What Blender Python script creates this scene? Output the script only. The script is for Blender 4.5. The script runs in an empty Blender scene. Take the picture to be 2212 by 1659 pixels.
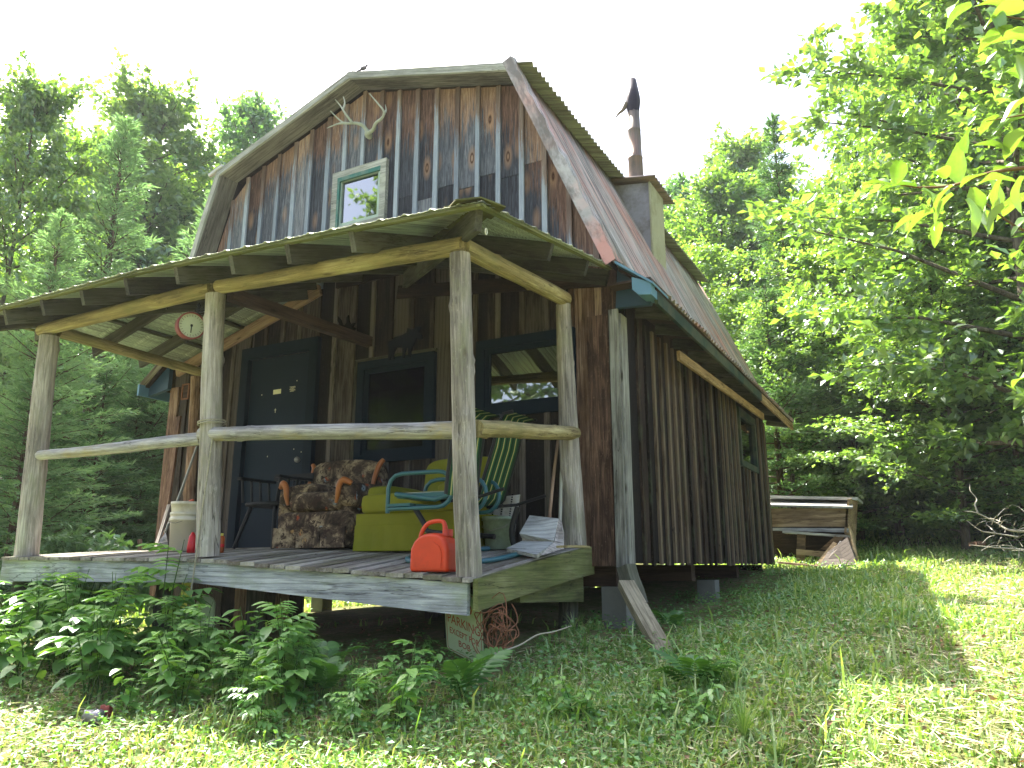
import bpy, math, random
import numpy as np
from mathutils import Vector, Matrix, Quaternion
PI = math.pi
rnd = random.Random(7)
rg = np.random.default_rng(11)
scene = bpy.context.scene
COL = scene.collection

# ------------------------------------------------------------------ camera, sky, sun, exposure
FOC, TH, YAW = 1653.0, math.radians(13.2), math.radians(28.3)
FV = Vector((-math.sin(YAW)*math.cos(TH), math.cos(YAW)*math.cos(TH), math.sin(TH)))
RV = Vector((math.cos(YAW), math.sin(YAW), 0.0))
UV = RV.cross(FV)
cam_d = bpy.data.cameras.new('camera')
cam_d.sensor_width = 36.0
cam_d.lens = FOC/2212*36.0
cam_d.clip_start = 0.05
cam_d.clip_end = 600
cam = bpy.data.objects.new('camera', cam_d)
COL.objects.link(cam)
cam.matrix_world = Matrix(((RV.x, UV.x, -FV.x, 0), (RV.y, UV.y, -FV.y, 0), (RV.z, UV.z, -FV.z, 0), (0, 0, 0, 1)))
scene.camera = cam

SUN = Vector((-0.575, 0.22, 1.0)).normalized()
world = bpy.data.worlds.new('World')
scene.world = world
world.use_nodes = True
wn = world.node_tree
bgn = wn.nodes['Background']
sky = wn.nodes.new('ShaderNodeTexSky')
sky.sky_type = 'NISHITA'
sky.sun_disc = False
sky.sun_elevation = math.asin(SUN.z)
sky.sun_rotation = math.atan2(SUN.x, SUN.y)
sky.air_density = 1.0
sky.dust_density = 6.0
sky.ozone_density = 0.6
wn.links.new(sky.outputs[0], bgn.inputs['Color'])
bgn.inputs['Strength'].default_value = 0.115
sl = bpy.data.lights.new('sun', 'SUN')
sl.energy = 5.0
sl.angle = math.radians(0.5)
sl.color = (1.0, 0.95, 0.86)
so = bpy.data.objects.new('sun', sl)
COL.objects.link(so)
so.rotation_mode = 'QUATERNION'
so.rotation_quaternion = SUN.to_track_quat('Z', 'Y')
scene.view_settings.view_transform = 'Standard'
scene.view_settings.look = 'None'
scene.view_settings.exposure = 2.35
scene.view_settings.gamma = 1.0
scene.view_settings.use_curve_mapping = False
scene.cycles.max_bounces = 8
scene.cycles.transparent_max_bounces = 12
scene.cycles.diffuse_bounces = 4
scene.cycles.caustics_reflective = False
scene.cycles.caustics_refractive = False
scene.cycles.sample_clamp_indirect = 6.0

# ------------------------------------------------------------------ measuring helpers (sight line met with a real plane)
def ray(x, y):
    return (FV*FOC + RV*(x-1106) + UV*(829.5-y)).normalized()
def onY(x, y, Y): d = ray(x, y); return d*(Y/d.y)
def onX(x, y, X): d = ray(x, y); return d*(X/d.x)
def onZ(x, y, Z): d = ray(x, y); return d*(Z/d.z)

GY = [-60, -30, -5, 0, 2, 3, 4, 5.9, 9, 12, 15, 18, 24, 35, 60, 120]
GZ = [-3.2, -2.2, -1.55, -1.2, -.98, -.85, -.68, -.44, -.24, -.08, .18, .55, 1.3, 2.5, 4.5, 8.0]
GL = [-3.2, -2.2, -1.55, -1.2, -.98, -.85, -.70, -.64, -.62, -.58, -.5, -.3, .2, 1.2, 3.2, 6.5]
def ground_np(x, y):
    a = np.interp(y, GY, GZ); b = np.interp(y, GY, GL)
    t = np.clip((-3.0-x)/3.0, 0, 1); t = t*t*(3-2*t)
    bump = 0.025*np.sin(x*2.1+0.7*y)*np.sin(y*1.7-0.4*x) + 0.012*np.sin(x*5.3+1)*np.sin(y*4.7)
    dip = .17*np.exp(-((x+2.5)/1.0)**2)*np.clip((y-5.2)/1.5, 0, 1)*np.clip((11.8-y)/2.5, 0, 1)
    return a*(1-t)+b*t+bump-dip
def gz(x, y): return float(ground_np(np.array([x]), np.array([y]))[0])

# ------------------------------------------------------------------ object helpers
WM = {}
def link(o, parent=None, M=None):
    COL.objects.link(o)
    M = M if M is not None else Matrix.Identity(4)
    WM[o.name] = M
    if parent is not None:
        o.parent = parent
        o.matrix_basis = WM[parent.name].inverted() @ M
    else:
        o.matrix_basis = M
    return o
def tag(o, label=None, cat=None, group=None, kind=None):
    if label: o['label'] = label
    if cat: o['category'] = cat
    if group: o['group'] = group
    if kind: o['kind'] = kind
    return o
def empty(name, loc, label=None, cat=None, group=None, rz=0.0):
    o = bpy.data.objects.new(name, None)
    o.empty_display_size = 0.1
    link(o, None, Matrix.Translation(Vector(loc)) @ Matrix.Rotation(rz, 4, 'Z'))
    return tag(o, label, cat, group)
def copy_tree(o, M, label=None):
    c = o.copy(); COL.objects.link(c); c.matrix_basis = M
    WM[c.name] = M
    if label: c['label'] = label
    for ch in KIDS.get(o.name, []):
        d = ch.copy(); COL.objects.link(d); d.parent = c
        for g in KIDS.get(ch.name, []):
            e = g.copy(); COL.objects.link(e); e.parent = d
    return c
KIDS = {}

class MB:
    def __init__(s): s.v = []; s.f = []; s.sm = []
    def add(s, vs, fs, smooth=False):
        b = len(s.v); s.v += [tuple(v) for v in vs]
        s.f += [tuple(i+b for i in f) for f in fs]; s.sm += [smooth]*len(fs); return s
    def box(s, c, d, M=None):
        cx, cy, cz = c; x, y, z = d[0]/2, d[1]/2, d[2]/2
        vs = [Vector((cx+i*x, cy+j*y, cz+k*z)) for i in (-1, 1) for j in (-1, 1) for k in (-1, 1)]
        if M is not None: vs = [M @ v for v in vs]
        return s.add(vs, [(0, 1, 3, 2), (4, 6, 7, 5), (0, 4, 5, 1), (2, 3, 7, 6), (0, 2, 6, 4), (1, 5, 7, 3)])
    def tube(s, pts, rad, n=10, caps=True, flat=None):
        pts = [Vector(p) for p in pts]
        if not hasattr(rad, '__len__'): rad = [rad]*len(pts)
        rings = []
        t0 = (pts[1]-pts[0]).normalized()
        u = t0.orthogonal().normalized()
        for i, p in enumerate(pts):
            t = ((pts[min(i+1, len(pts)-1)]-pts[max(i-1, 0)])).normalized()
            u = (u - t*u.dot(t)).normalized(); w = t.cross(u)
            rings.append([p + (u*math.cos(2*PI*k/n)+w*math.sin(2*PI*k/n))*rad[i] for k in range(n)])
        vs = [v for r in rings for v in r]
        fs = [(i*n+k, i*n+(k+1) % n, (i+1)*n+(k+1) % n, (i+1)*n+k) for i in range(len(pts)-1) for k in range(n)]
        s.add(vs, fs, True)
        if caps:
            s.add(rings[0], [tuple(reversed(range(n)))]); s.add(rings[-1], [tuple(range(n))])
        return s
    def lathe(s, prof, c=(0, 0, 0), n=20, M=None):
        vs = []
        for r, z in prof:
            for k in range(n):
                v = Vector((c[0]+r*math.cos(2*PI*k/n), c[1]+r*math.sin(2*PI*k/n), c[2]+z))
                vs.append(M @ v if M is not None else v)
        fs = [(i*n+k, i*n+(k+1) % n, (i+1)*n+(k+1) % n, (i+1)*n+k) for i in range(len(prof)-1) for k in range(n)]
        return s.add(vs, fs, True)
    def prism(s, poly, d, M=None):
        """poly: 3-d points; d: extrusion vector"""
        n = len(poly); d = Vector(d); a = [Vector(p) for p in poly]; b = [p+d for p in a]
        vs = a+b
        if M is not None: vs = [M @ v for v in vs]
        fs = [tuple(range(n)), tuple(reversed(range(n, 2*n)))]+[(i, i+n, (i+1) % n+n, (i+1) % n) for i in range(n)]
        return s.add(vs, fs)
    def pillow(s, c, d, e=0.35, n=14, M=None, noise=0.0, seed=0):
        """rounded puffy box"""
        r = random.Random(seed); ph = [r.uniform(0, 6) for _ in range(6)]
        vs = []; fs = []
        def sp(a, e): return math.copysign(abs(a)**e, a)
        nu, nv = n, n*2
        for i in range(nu+1):
            t = -PI/2+PI*i/nu
            for j in range(nv):
                p = 2*PI*j/nv
                v = Vector((sp(math.cos(t), e)*sp(math.cos(p), e), sp(math.cos(t), e)*sp(math.sin(p), e), sp(math.sin(t), e)))
                k = 1+noise*(math.sin(3*v.x+ph[0])*math.sin(4*v.y+ph[1])+math.sin(7*v.z+ph[2]+5*v.x))
                v = Vector((c[0]+v.x*d[0]/2*k, c[1]+v.y*d[1]/2*k, c[2]+v.z*d[2]/2*k))
                vs.append(M @ v if M is not None else v)
        for i in range(nu):
            for j in range(nv):
                fs.append((i*nv+j, i*nv+(j+1) % nv, (i+1)*nv+(j+1) % nv, (i+1)*nv+j))
        return s.add(vs, fs, True)
    def mesh(s, name, mat=None):
        me = bpy.data.meshes.new(name)
        me.from_pydata(s.v, [], s.f)
        me.polygons.foreach_set('use_smooth', s.sm)
        if mat: me.materials.append(mat)
        me.update()
        return me
    def build(s, name, mat, parent=None, M=None, world=False):
        """verts are in the frame M (identity: world)"""
        o = bpy.data.objects.new(name, s.mesh(name, mat))
        link(o, parent, M)
        if parent is not None: KIDS.setdefault(parent.name, []).append(o)
        return o

def ctube(pts, rad, n=8):
    m = MB(); P = []; R_ = []
    for i in range(len(pts)-1):
        for k in range(4):
            t = k/4; p0 = Vector(pts[max(0, i-1)]); p1 = Vector(pts[i]); p2 = Vector(pts[i+1]); p3 = Vector(pts[min(len(pts)-1, i+2)])
            P.append(.5*((2*p1)+(-p0+p2)*t+(2*p0-5*p1+4*p2-p3)*t*t+(-p0+3*p1-3*p2+p3)*t**3)); R_.append(rad[i]+(rad[i+1]-rad[i])*t)
    P.append(Vector(pts[-1])); R_.append(rad[-1]); m.tube(P, R_, n); return m
def frame(p0, p1, up=(0, 0, 1)):
    p0 = Vector(p0); p1 = Vector(p1); x = (p1-p0).normalized(); up = Vector(up)
    y = up.cross(x)
    if y.length < 1e-4: y = Vector((0, 1, 0)).cross(x)
    y.normalize(); z = x.cross(y)
    return Matrix(((x.x, y.x, z.x, p0.x), (x.y, y.y, z.y, p0.y), (x.z, y.z, z.z, p0.z), (0, 0, 0, 1)))
def plank(name, p0, p1, w, t, mat, parent=None, up=(0, 0, 1), wob=0.003, seg=3, bow=0.0, seed=None):
    """length p0->p1, w across (local y), t along up (local z); axis in the centre"""
    r = random.Random(seed if seed is not None else rnd.random())
    L = (Vector(p1)-Vector(p0)).length; M = frame(p0, p1, up)
    vs = []; fs = []
    for i in range(seg+1):
        a = i/seg; dy = r.uniform(-wob, wob); dz = r.uniform(-wob, wob)+bow*4*a*(1-a)
        ww = w/2*(1+r.uniform(-.03, .03))
        for (y, z) in ((-ww, -t/2), (ww, -t/2), (ww, t/2), (-ww, t/2)):
            vs.append((a*L, y+dy, z+dz))
    for i in range(seg):
        for k in range(4):
            fs.append((i*4+k, (i+1)*4+k, (i+1)*4+(k+1) % 4, i*4+(k+1) % 4))
    fs += [(0, 1, 2, 3), (seg*4+3, seg*4+2, seg*4+1, seg*4)]
    m = MB(); m.add(vs, fs)
    return m.build(name, mat, parent, M)
def log(name, p0, p1, r0, r1, mat, parent=None, seg=60, n=18, rough=0.06, bow=0.02, seed=1, knots=6):
    r = random.Random(seed); L = (Vector(p1)-Vector(p0)).length; M = frame(p0, p1)
    ph = [r.uniform(0, 6.3) for _ in range(8)]
    kn = [(r.uniform(.05, .95)*L, r.uniform(0, 6.28), r.uniform(.2, .36)) for _ in range(knots)]
    vs = []; fs = []
    for i in range(seg+1):
        a = i/seg; x = a*L; rr = r0+(r1-r0)*a
        cy = .5*bow*math.sin(PI*a)*math.sin(ph[1]) + .0025*math.sin(7*a+ph[2]); cz = .5*bow*math.sin(PI*a)*math.cos(ph[1])+.0025*math.sin(8*a+ph[3])
        for k in range(n):
            t = 2*PI*k/n
            q = 1+rough*(.35*math.sin(2*t+ph[4]+1.5*a)+.35*math.sin(3*t+ph[5]-1.3*a*L)+.25*math.sin(7*a*L+ph[6]+t)+.15*math.sin(17*a*L+2*t+ph[7]))
            for (kx, kt, ks) in kn:
                dd = ((x-kx)/.028)**2+(math.atan2(math.sin(t-kt), math.cos(t-kt))/.38)**2
                q += ks*.6*math.exp(-dd)
            vs.append((x, cy+rr*q*math.cos(t), cz+rr*q*math.sin(t)))
    for i in range(seg):
        for k in range(n):
            fs.append((i*n+k, i*n+(k+1) % n, (i+1)*n+(k+1) % n, (i+1)*n+k))
    m = MB(); m.add(vs, fs, True)
    m.add(vs[:n], [tuple(reversed(range(n)))]); m.add(vs[-n:], [tuple(range(n))])
    return m.build(name, mat, parent, M)

# ------------------------------------------------------------------ materials
def srgb(h):
    c = [int(h[i:i+2], 16)/255 for i in (0, 2, 4)]
    return tuple(((x/12.92) if x <= .04045 else ((x+.055)/1.055)**2.4) for x in c)+(1,)
class NT:
    def __init__(s, name):
        s.m = bpy.data.materials.new(name); s.m.use_nodes = True; s.t = s.m.node_tree
        s.b = s.t.nodes['Principled BSDF']; s.out = s.t.nodes['Material Output']
    def n(s, typ, **kw):
        nd = s.t.nodes.new(typ)
        for k, v in kw.items():
            if hasattr(nd, k): setattr(nd, k, v)
        return nd
    def l(s, a, b): s.t.links.new(a, b)
    def val(s, sock, v):
        if hasattr(v, 'is_output') or isinstance(v, bpy.types.NodeSocket): s.l(v, sock)
        else: sock.default_value = v
    def math(s, op, a, b=0.0, c=None, clamp=False):
        nd = s.n('ShaderNodeMath', operation=op, use_clamp=clamp); s.val(nd.inputs[0], a); s.val(nd.inputs[1], b)
        if c is not None: s.val(nd.inputs[2], c)
        return nd.outputs[0]
    def mix(s, f, a, b, blend='MIX'):
        nd = s.n('ShaderNodeMix', data_type='RGBA', blend_type=blend)
        s.val(nd.inputs[0], f); s.val(nd.inputs[6], a); s.val(nd.inputs[7], b); return nd.outputs[2]
    def ramp(s, f, stops, interp='LINEAR'):
        nd = s.n('ShaderNodeValToRGB'); cr = nd.color_ramp; cr.interpolation = interp
        while len(cr.elements) < len(stops): cr.elements.new(0.5)
        for e, (p, c) in zip(cr.elements, stops):
            e.position = p; e.color = c if len(c) == 4 else tuple(c)+(1,)
        s.val(nd.inputs[0], f); return nd.outputs[0]
    def coord(s, kind='Object', scale=(1, 1, 1), rand=True):
        tc = s.n('ShaderNodeTexCoord'); v = tc.outputs[kind]
        if rand:
            oi = s.n('ShaderNodeObjectInfo'); s.rnd = oi.outputs['Random']
            cm = s.n('ShaderNodeCombineXYZ')
            s.l(s.math('MULTIPLY', s.rnd, 37.0), cm.inputs[0]); s.l(s.math('MULTIPLY', s.rnd, 91.0), cm.inputs[1]); s.l(s.math('MULTIPLY', s.rnd, 53.0), cm.inputs[2])
            va = s.n('ShaderNodeVectorMath', operation='ADD'); s.l(v, va.inputs[0]); s.l(cm.outputs[0], va.inputs[1]); v = va.outputs[0]
        mp = s.n('ShaderNodeMapping'); mp.inputs['Scale'].default_value = scale; s.l(v, mp.inputs[0])
        return mp.outputs[0]
    def noise(s, vec, scale, detail=4, rough=.55, dist=0.0, out=0):
        nd = s.n('ShaderNodeTexNoise'); nd.inputs['Scale'].default_value = scale; nd.inputs['Detail'].default_value = detail
        nd.inputs['Roughness'].default_value = rough; nd.inputs['Distortion'].default_value = dist
        if vec is not None: s.l(vec, nd.inputs['Vector'])
        return nd.outputs[out]
    def bump(s, h, strength=.4, dist=.01):
        nd = s.n('ShaderNodeBump'); nd.inputs['Strength'].default_value = strength; nd.inputs['Distance'].default_value = dist
        s.l(h, nd.inputs['Height']); s.l(nd.outputs[0], s.b.inputs['Normal']); return nd.outputs[0]
    def fin(s, col, rough=.8, spec=.3, metal=0.0):
        s.val(s.b.inputs['Base Color'], col); s.val(s.b.inputs['Roughness'], rough)
        s.val(s.b.inputs['Specular IOR Level'], spec); s.val(s.b.inputs['Metallic'], metal); return s.m

def wood(name, dark, mid, light, moss=None, mossamt=.0, gs=1.0, ring=True, vary=.35, bump=.5, knot=True, crack=.8):
    n = NT(name)
    v = n.coord('Object', (1.0*gs, 14*gs, 14*gs)); rn = n.rnd
    g1 = n.noise(v, 3.0, 6, .65, .6)
    v2 = n.coord('Object', (2.2*gs, 70*gs, 70*gs))
    g2 = n.noise(v2, 3.0, 3, .6)
    f = n.math('ADD', n.math('MULTIPLY', g1, .75), n.math('MULTIPLY', g2, .35))
    v3 = n.coord('Object', (.9, 2.5, 2.5)); blot = n.noise(v3, 1.6, 3, .6)
    f = n.math('ADD', f, n.math('MULTIPLY', n.math('SUBTRACT', blot, .5), .7))
    f = n.math('ADD', f, n.math('MULTIPLY', n.math('SUBTRACT', rn, .5), vary))
    col = n.ramp(f, [(.34, dark), (.54, mid), (.74, light)])
    h = f
    if ring:
        v4 = n.coord('Object', (.55, 7, 7))
        w = n.n('ShaderNodeTexWave', wave_type='BANDS', bands_direction='Y'); w.inputs['Scale'].default_value = 1.2
        w.inputs['Distortion'].default_value = 7.0; w.inputs['Detail'].default_value = 2; w.inputs['Detail Scale'].default_value = .6
        n.l(v4, w.inputs['Vector'])
        line = n.ramp(w.outputs[0], [(.0, (0, 0, 0, 1)), (.75, (0, 0, 0, 1)), (1.0, (1, 1, 1, 1))])
        col = n.mix(n.math('MULTIPLY', line, .35), col, dark)
        h = n.math('SUBTRACT', h, n.math('MULTIPLY', line, .4))
    if knot:
        v5 = n.coord('Object', (2.1, 7.5, 7.5))
        vo = n.n('ShaderNodeTexVoronoi', feature='F1'); vo.inputs['Scale'].default_value = 1.0; n.l(v5, vo.inputs['Vector'])
        kf = n.ramp(vo.outputs['Distance'], [(.05, (1, 1, 1, 1)), (.12, (0, 0, 0, 1))])
        col = n.mix(n.math('MULTIPLY', kf, .75), col, (dark[0]*.5, dark[1]*.42, dark[2]*.35, 1))
    if crack:
        vc = n.coord('Object', (.35, 5.5, 5.5)); cn = n.noise(vc, 2.6, 4, .55, .3)
        ca = n.math('ABSOLUTE', n.math('SUBTRACT', cn, .5)); cm = n.noise(n.coord('Object', (.8, 3, 3)), 1.3, 2, .5)
        cf = n.math('MULTIPLY', n.ramp(ca, [(.0, (1, 1, 1, 1)), (.012, (0, 0, 0, 1))]), n.ramp(cm, [(.48, (0, 0, 0, 1)), (.56, (1, 1, 1, 1))]))
        col = n.mix(n.math('MULTIPLY', cf, crack), col, (dark[0]*.25, dark[1]*.22, dark[2]*.2, 1)); h = n.math('SUBTRACT', h, n.math('MULTIPLY', cf, 1.2))
        sp_ = n.noise(n.coord('Object', (9, 30, 30)), 3.0, 3, .7)
        col = n.mix(n.math('MULTIPLY', n.ramp(sp_, [(.60, (0, 0, 0, 1)), (.70, (1, 1, 1, 1))]), .30), col, (light[0]*1.15, light[1]*1.15, light[2]*1.15, 1))
    if moss:
        vm = n.coord('Object', (1.5, 3, 3)); mf = n.noise(vm, 1.7, 5, .7)
        mm = n.ramp(mf, [(.5-mossamt*.4, (0, 0, 0, 1)), (.75-mossamt*.4, (1, 1, 1, 1))])
        col = n.mix(n.math('MULTIPLY', mm, .8), col, moss)
    n.bump(h, bump, .006)
    return n.fin(col, .85, .2)

M_LOG = wood('weathered_log', srgb('625d58'), srgb('979089'), srgb('c4beb6'), srgb('8b8c70'), .0, gs=.8, vary=.12, bump=.8)
M_LOGY = wood('yellow_log', srgb('6b6044'), srgb('9a8c64'), srgb('c2b68c'), srgb('7e7c54'), .08, gs=.8, vary=.1, bump=.8)
M_RAIL = wood('grey_rail', srgb('62605f'), srgb('9c9a9a'), srgb('c6c5c4'), srgb('a89a6c'), .0, gs=.8, vary=.1)
M_DECKF = wood('grey_deck_board', srgb('66696c'), srgb('989da0'), srgb('c0c4c4'), srgb('7f8c6a'), .0, gs=.7, vary=.08, knot=False)
M_DECKM = wood('mossy_deck_board', srgb('3f412b'), srgb('6d6f47'), srgb('8b8c62'), srgb('606a3a'), .2, gs=.7, vary=.05, knot=False)
M_DECK = wood('deck_plank', srgb('5a544c'), srgb('85807a'), srgb('a5a29a'), srgb('6b6c50'), .08, gs=1.0, vary=.45, ring=False)
M_BEAMP = wood('old_prop', srgb('4e4839'), srgb('7d7560'), srgb('a39a82'), vary=.1)
M_DARKW = wood('dark_porch_wood', srgb('1a130e'), srgb('33271f'), srgb('4d3d32'), vary=.5)
M_BEAM = wood('rough_rafter', srgb('2c2a24'), srgb('4b493f'), srgb('6a695c'), srgb('4b4e3a'), .1, vary=.3)
M_REDW = wood('red_brown_wood', srgb('38281f'), srgb('735949'), srgb('a38a74'), vary=.4)
M_SILV = wood('silver_wood', srgb('6e6e6c'), srgb('a2a3a1'), srgb('c4c6c2'), vary=.15)
M_SILVD = wood('dull_silver_wood', srgb('45443f'), srgb('75746e'), srgb('9a9a93'), vary=.1)
M_RAKE = wood('rake_board', srgb('6d706b'), srgb('959891'), srgb('b9bbb2'), srgb('868c78'), .0, vary=.1, knot=False)
M_SOFF = wood('soffit_wood', srgb('3d3a34'), srgb('605d55'), srgb('807d72'), vary=.1, knot=False)
M_FASC = wood('raw_fascia', srgb('5e4a30'), srgb('8f7650'), srgb('b89c70'), vary=.2)
M_DEB = wood('old_box_wood', srgb('453828'), srgb('76634a'), srgb('a18d6e'), vary=.4)

def gable_mat(batten=False):
    n = NT('gable_batten' if batten else 'gable_board')
    v = n.coord('Object', (1.0, 16, 16)); rn = n.rnd
    g1 = n.noise(v, 3.2, 8, .74, 1.2)
    v2 = n.coord('Object', (1.6, 60, 60)); g2 = n.noise(v2, 3.0, 4, .7)
    f = n.math('ADD', n.math('MULTIPLY', g1, .62), n.math('MULTIPLY', g2, .42))
    f = n.math('ADD', f, n.math('MULTIPLY', n.math('SUBTRACT', rn, .5), .25))
    if batten:
        cold = n.ramp(f, [(.3, srgb('5f6874')), (.55, srgb('8b96a2')), (.8, srgb('b4bdc4'))])
        warm = n.ramp(f, [(.3, srgb('4e3e38')), (.55, srgb('75645a')), (.8, srgb('9a8a7e'))])
    else:
        cold = n.ramp(f, [(.36, srgb('1d1f25')), (.52, srgb('434750')), (.60, srgb('5d6169')), (.74, srgb('8e9196'))])
        warm = n.ramp(f, [(.36, srgb('33251f')), (.5, srgb('6b5247')), (.58, srgb('876c5a')), (.74, srgb('c0a48e'))])
    # sheltered wood below the rake stays brown, the rest has weathered to grey
    geo = n.n('ShaderNodeNewGeometry'); sx = n.n('ShaderNodeSeparateXYZ'); n.l(geo.outputs['Position'], sx.inputs[0])
    ax = n.math('ABSOLUTE', n.math('ADD', sx.outputs[0], 4.98))
    roof = n.math('SUBTRACT', 5.12, n.math('MULTIPLY', ax, .30))
    steep = n.math('SUBTRACT', 4.45, n.math('MULTIPLY', n.math('SUBTRACT', ax, 1.9), 2.2))
    roof = n.math('MINIMUM', roof, steep)
    below = n.math('SUBTRACT', roof, sx.outputs[2])
    v3 = n.coord('Object', (.8, 22, 22)); st = n.noise(v3, 2.4, 7, .78, .8)
    v3b = n.coord('Object', (1.2, 3, 3)); st2 = n.noise(v3b, 1.6, 3, .6)
    k = n.math('ADD', below, n.math('ADD', n.math('MULTIPLY', n.math('SUBTRACT', st, .5), 1.9), n.math('ADD', n.math('MULTIPLY', n.math('SUBTRACT', st2, .5), .8), n.math('MULTIPLY', n.math('SUBTRACT', rn, .5), .3))))
    fac = n.ramp(k, [(.38, (0, 0, 0, 1)), (.62, (1, 1, 1, 1))])
    col = n.mix(fac, warm, cold)
    if not batten:
        v5 = n.coord('Object', (2.0, 5.5, 5.5))
        vo = n.n('ShaderNodeTexVoronoi', feature='F1'); vo.inputs['Scale'].default_value = 1.0; n.l(v5, vo.inputs['Vector'])
        halo = n.ramp(vo.outputs['Distance'], [(.08, (1, 1, 1, 1)), (.32, (0, 0, 0, 1))])
        col = n.mix(n.math('MULTIPLY', halo, .55), col, srgb('b08a68'))
        kf = n.ramp(vo.outputs['Distance'], [(.0, (.2, .2, .2, 1)), (.06, (.1, .1, .1, 1)), (.10, (1, 1, 1, 1)), (.15, (0, 0, 0, 1))])
        col = n.mix(kf, col, srgb('3a2418'))
    n.bump(f, .6, .006)
    return n.fin(col, .85, .2)
M_GAB = gable_mat(); M_GABB = gable_mat(True)
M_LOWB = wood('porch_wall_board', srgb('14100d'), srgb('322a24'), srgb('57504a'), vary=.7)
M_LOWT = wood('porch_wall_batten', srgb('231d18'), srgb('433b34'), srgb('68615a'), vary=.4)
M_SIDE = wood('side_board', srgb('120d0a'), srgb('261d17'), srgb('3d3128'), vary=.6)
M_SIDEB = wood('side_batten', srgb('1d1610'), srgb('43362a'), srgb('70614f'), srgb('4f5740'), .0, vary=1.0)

def plain(name, col, rough=.6, spec=.3, metal=0.0, nz=.12, sc=8, bump=0.0, dirt=None, dirtamt=.3):
    n = NT(name)
    v = n.coord('Object', (1, 1, 1)); a = n.noise(v, sc, 5, .65)
    c = n.mix(n.math('MULTIPLY', n.math('SUBTRACT', a, .35, clamp=True), 2*nz*3), col, (col[0]*.55, col[1]*.55, col[2]*.5, 1))
    if dirt:
        b = n.noise(v, sc*.45, 6, .7)
        c = n.mix(n.ramp(b, [(.62-dirtamt*.4, (0, 0, 0, 1)), (.8-dirtamt*.3, (1, 1, 1, 1))]), c, dirt)
    if bump: n.bump(a, bump, .004)
    return n.fin(c, rough, spec, metal)

def tin(name, base, pink, rust, pinkamt=.5, axis='x', pale=None):
    n = NT(name)
    sc = (.45, 7, .45) if axis == 'x' else (7, .45, .45)
    v = n.coord('Object', sc, False); a = n.noise(v, 3.0, 6, .7, .4)
    v2 = n.coord('Object', (2.5, 2.5, 2.5), False); b = n.noise(v2, 2.0, 6, .7)
    v3 = n.coord('Object', (.5, 1.2, .5) if axis == 'x' else (1.2, .5, .5), False); c = n.noise(v3, 1.3, 4, .6)
    col = n.mix(n.ramp(a, [(.35, (0, 0, 0, 1)), (.62, (1, 1, 1, 1))]), (base[0]*.5, base[1]*.5, base[2]*.48, 1), base)
    f = n.math('ADD', n.math('MULTIPLY', a, .5), n.math('MULTIPLY', c, .6))
    col = n.mix(n.math('MULTIPLY', n.ramp(f, [(.62-pinkamt*.2, (0, 0, 0, 1)), (.72-pinkamt*.15, (1, 1, 1, 1))]), .75), col, pink)
    col = n.mix(n.math('MULTIPLY', n.ramp(n.math('ADD', n.math('MULTIPLY', b, .6), n.math('MULTIPLY', c, .4)), [(.6, (0, 0, 0, 1)), (.68, (1, 1, 1, 1))]), .7), col, rust)
    v9 = n.coord('Object', (.25, 22, .25) if axis == 'x' else (22, .25, .25), False); st = n.noise(v9, 3.0, 6, .75, .3)
    col = n.mix(n.math('MULTIPLY', n.ramp(st, [(.42, (1, 1, 1, 1)), (.52, (0, 0, 0, 1))]), .75), col, (.09, .08, .07, 1))
    n.bump(b, .15, .004)
    return n.fin(col, n.math('ADD', .4, n.math('MULTIPLY', b, .35)), .4, .35)
M_TIN = tin('faded_red_tin', srgb('bdb6ab'), srgb('bb826c'), srgb('935440'), .5)
M_TINF = tin('rake_flashing_tin', srgb('bab8b5'), srgb('c08070'), srgb('a86e5c'), .5)
M_TINU = tin('lichen_tin', srgb('8d9480'), srgb('83896d'), srgb('6e7350'), .3)
M_PTIN = tin('porch_tin', srgb('cdd6c0'), srgb('bcc8a6'), srgb('a8a684'), .1, 'y')
_t = M_PTIN.node_tree; _o = _t.nodes['Material Output']; _b = _t.nodes['Principled BSDF']
_tr = _t.nodes.new('ShaderNodeBsdfTranslucent'); _tr.inputs[0].default_value = (.55, .68, .45, 1)
_mx = _t.nodes.new('ShaderNodeMixShader'); _mx.inputs[0].default_value = .10
_t.links.new(_b.outputs[0], _mx.inputs[1]); _t.links.new(_tr.outputs[0], _mx.inputs[2]); _t.links.new(_mx.outputs[0], _o.inputs['Surface'])
M_PIPE = tin('rusty_pipe', srgb('857a72'), srgb('8a6450'), srgb('6e3c28'), .5)
M_BLACKPIPE = plain('sooty_cap', srgb('2e2a35'), .6, .3, .3)
M_BOXM = plain('dormer_sheet', srgb('9b9aa0'), .7, .3, 0, .2, 5, .2, srgb('6a645c'), .3)
M_BOXW = plain('dormer_board', srgb('a7a68a'), .8, .2, 0, .15, 5, .2, srgb('7f8060'), .35)
M_BLUE = plain('blue_paint', srgb('2b4558'), .5, .4, 0, .15, 5, .05)
M_BLUEL = plain('pale_blue_paint', srgb('5a8296'), .5, .4, 0, .1, 5, .05)
M_GREENP = plain('green_paint', srgb('22382e'), .7, .3, 0, .3, 6, .2, srgb('51513a'), .5)
M_TEALF = plain('teal_frame_paint', srgb('2f6a62'), .6, .3, 0, .2, 6, .1, srgb('6f7f74'), .3)
M_PALEF = plain('pale_sash_paint', srgb('a3b8ac'), .6, .3, 0, .2, 8, .1)
M_DOOR = plain('blue_door_paint', srgb('172531'), .7, .1, 0, .1, 3, .03)
M_DOORT = plain('dark_door_trim', srgb('15212b'), .8, .08, 0, .15, 5, .05)
M_CHAR = plain('dark_void', srgb('12100e'), .9, .1)
M_PAPER = plain('paper', srgb('d8d6b8'), .8, .2, 0, .05)
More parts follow.
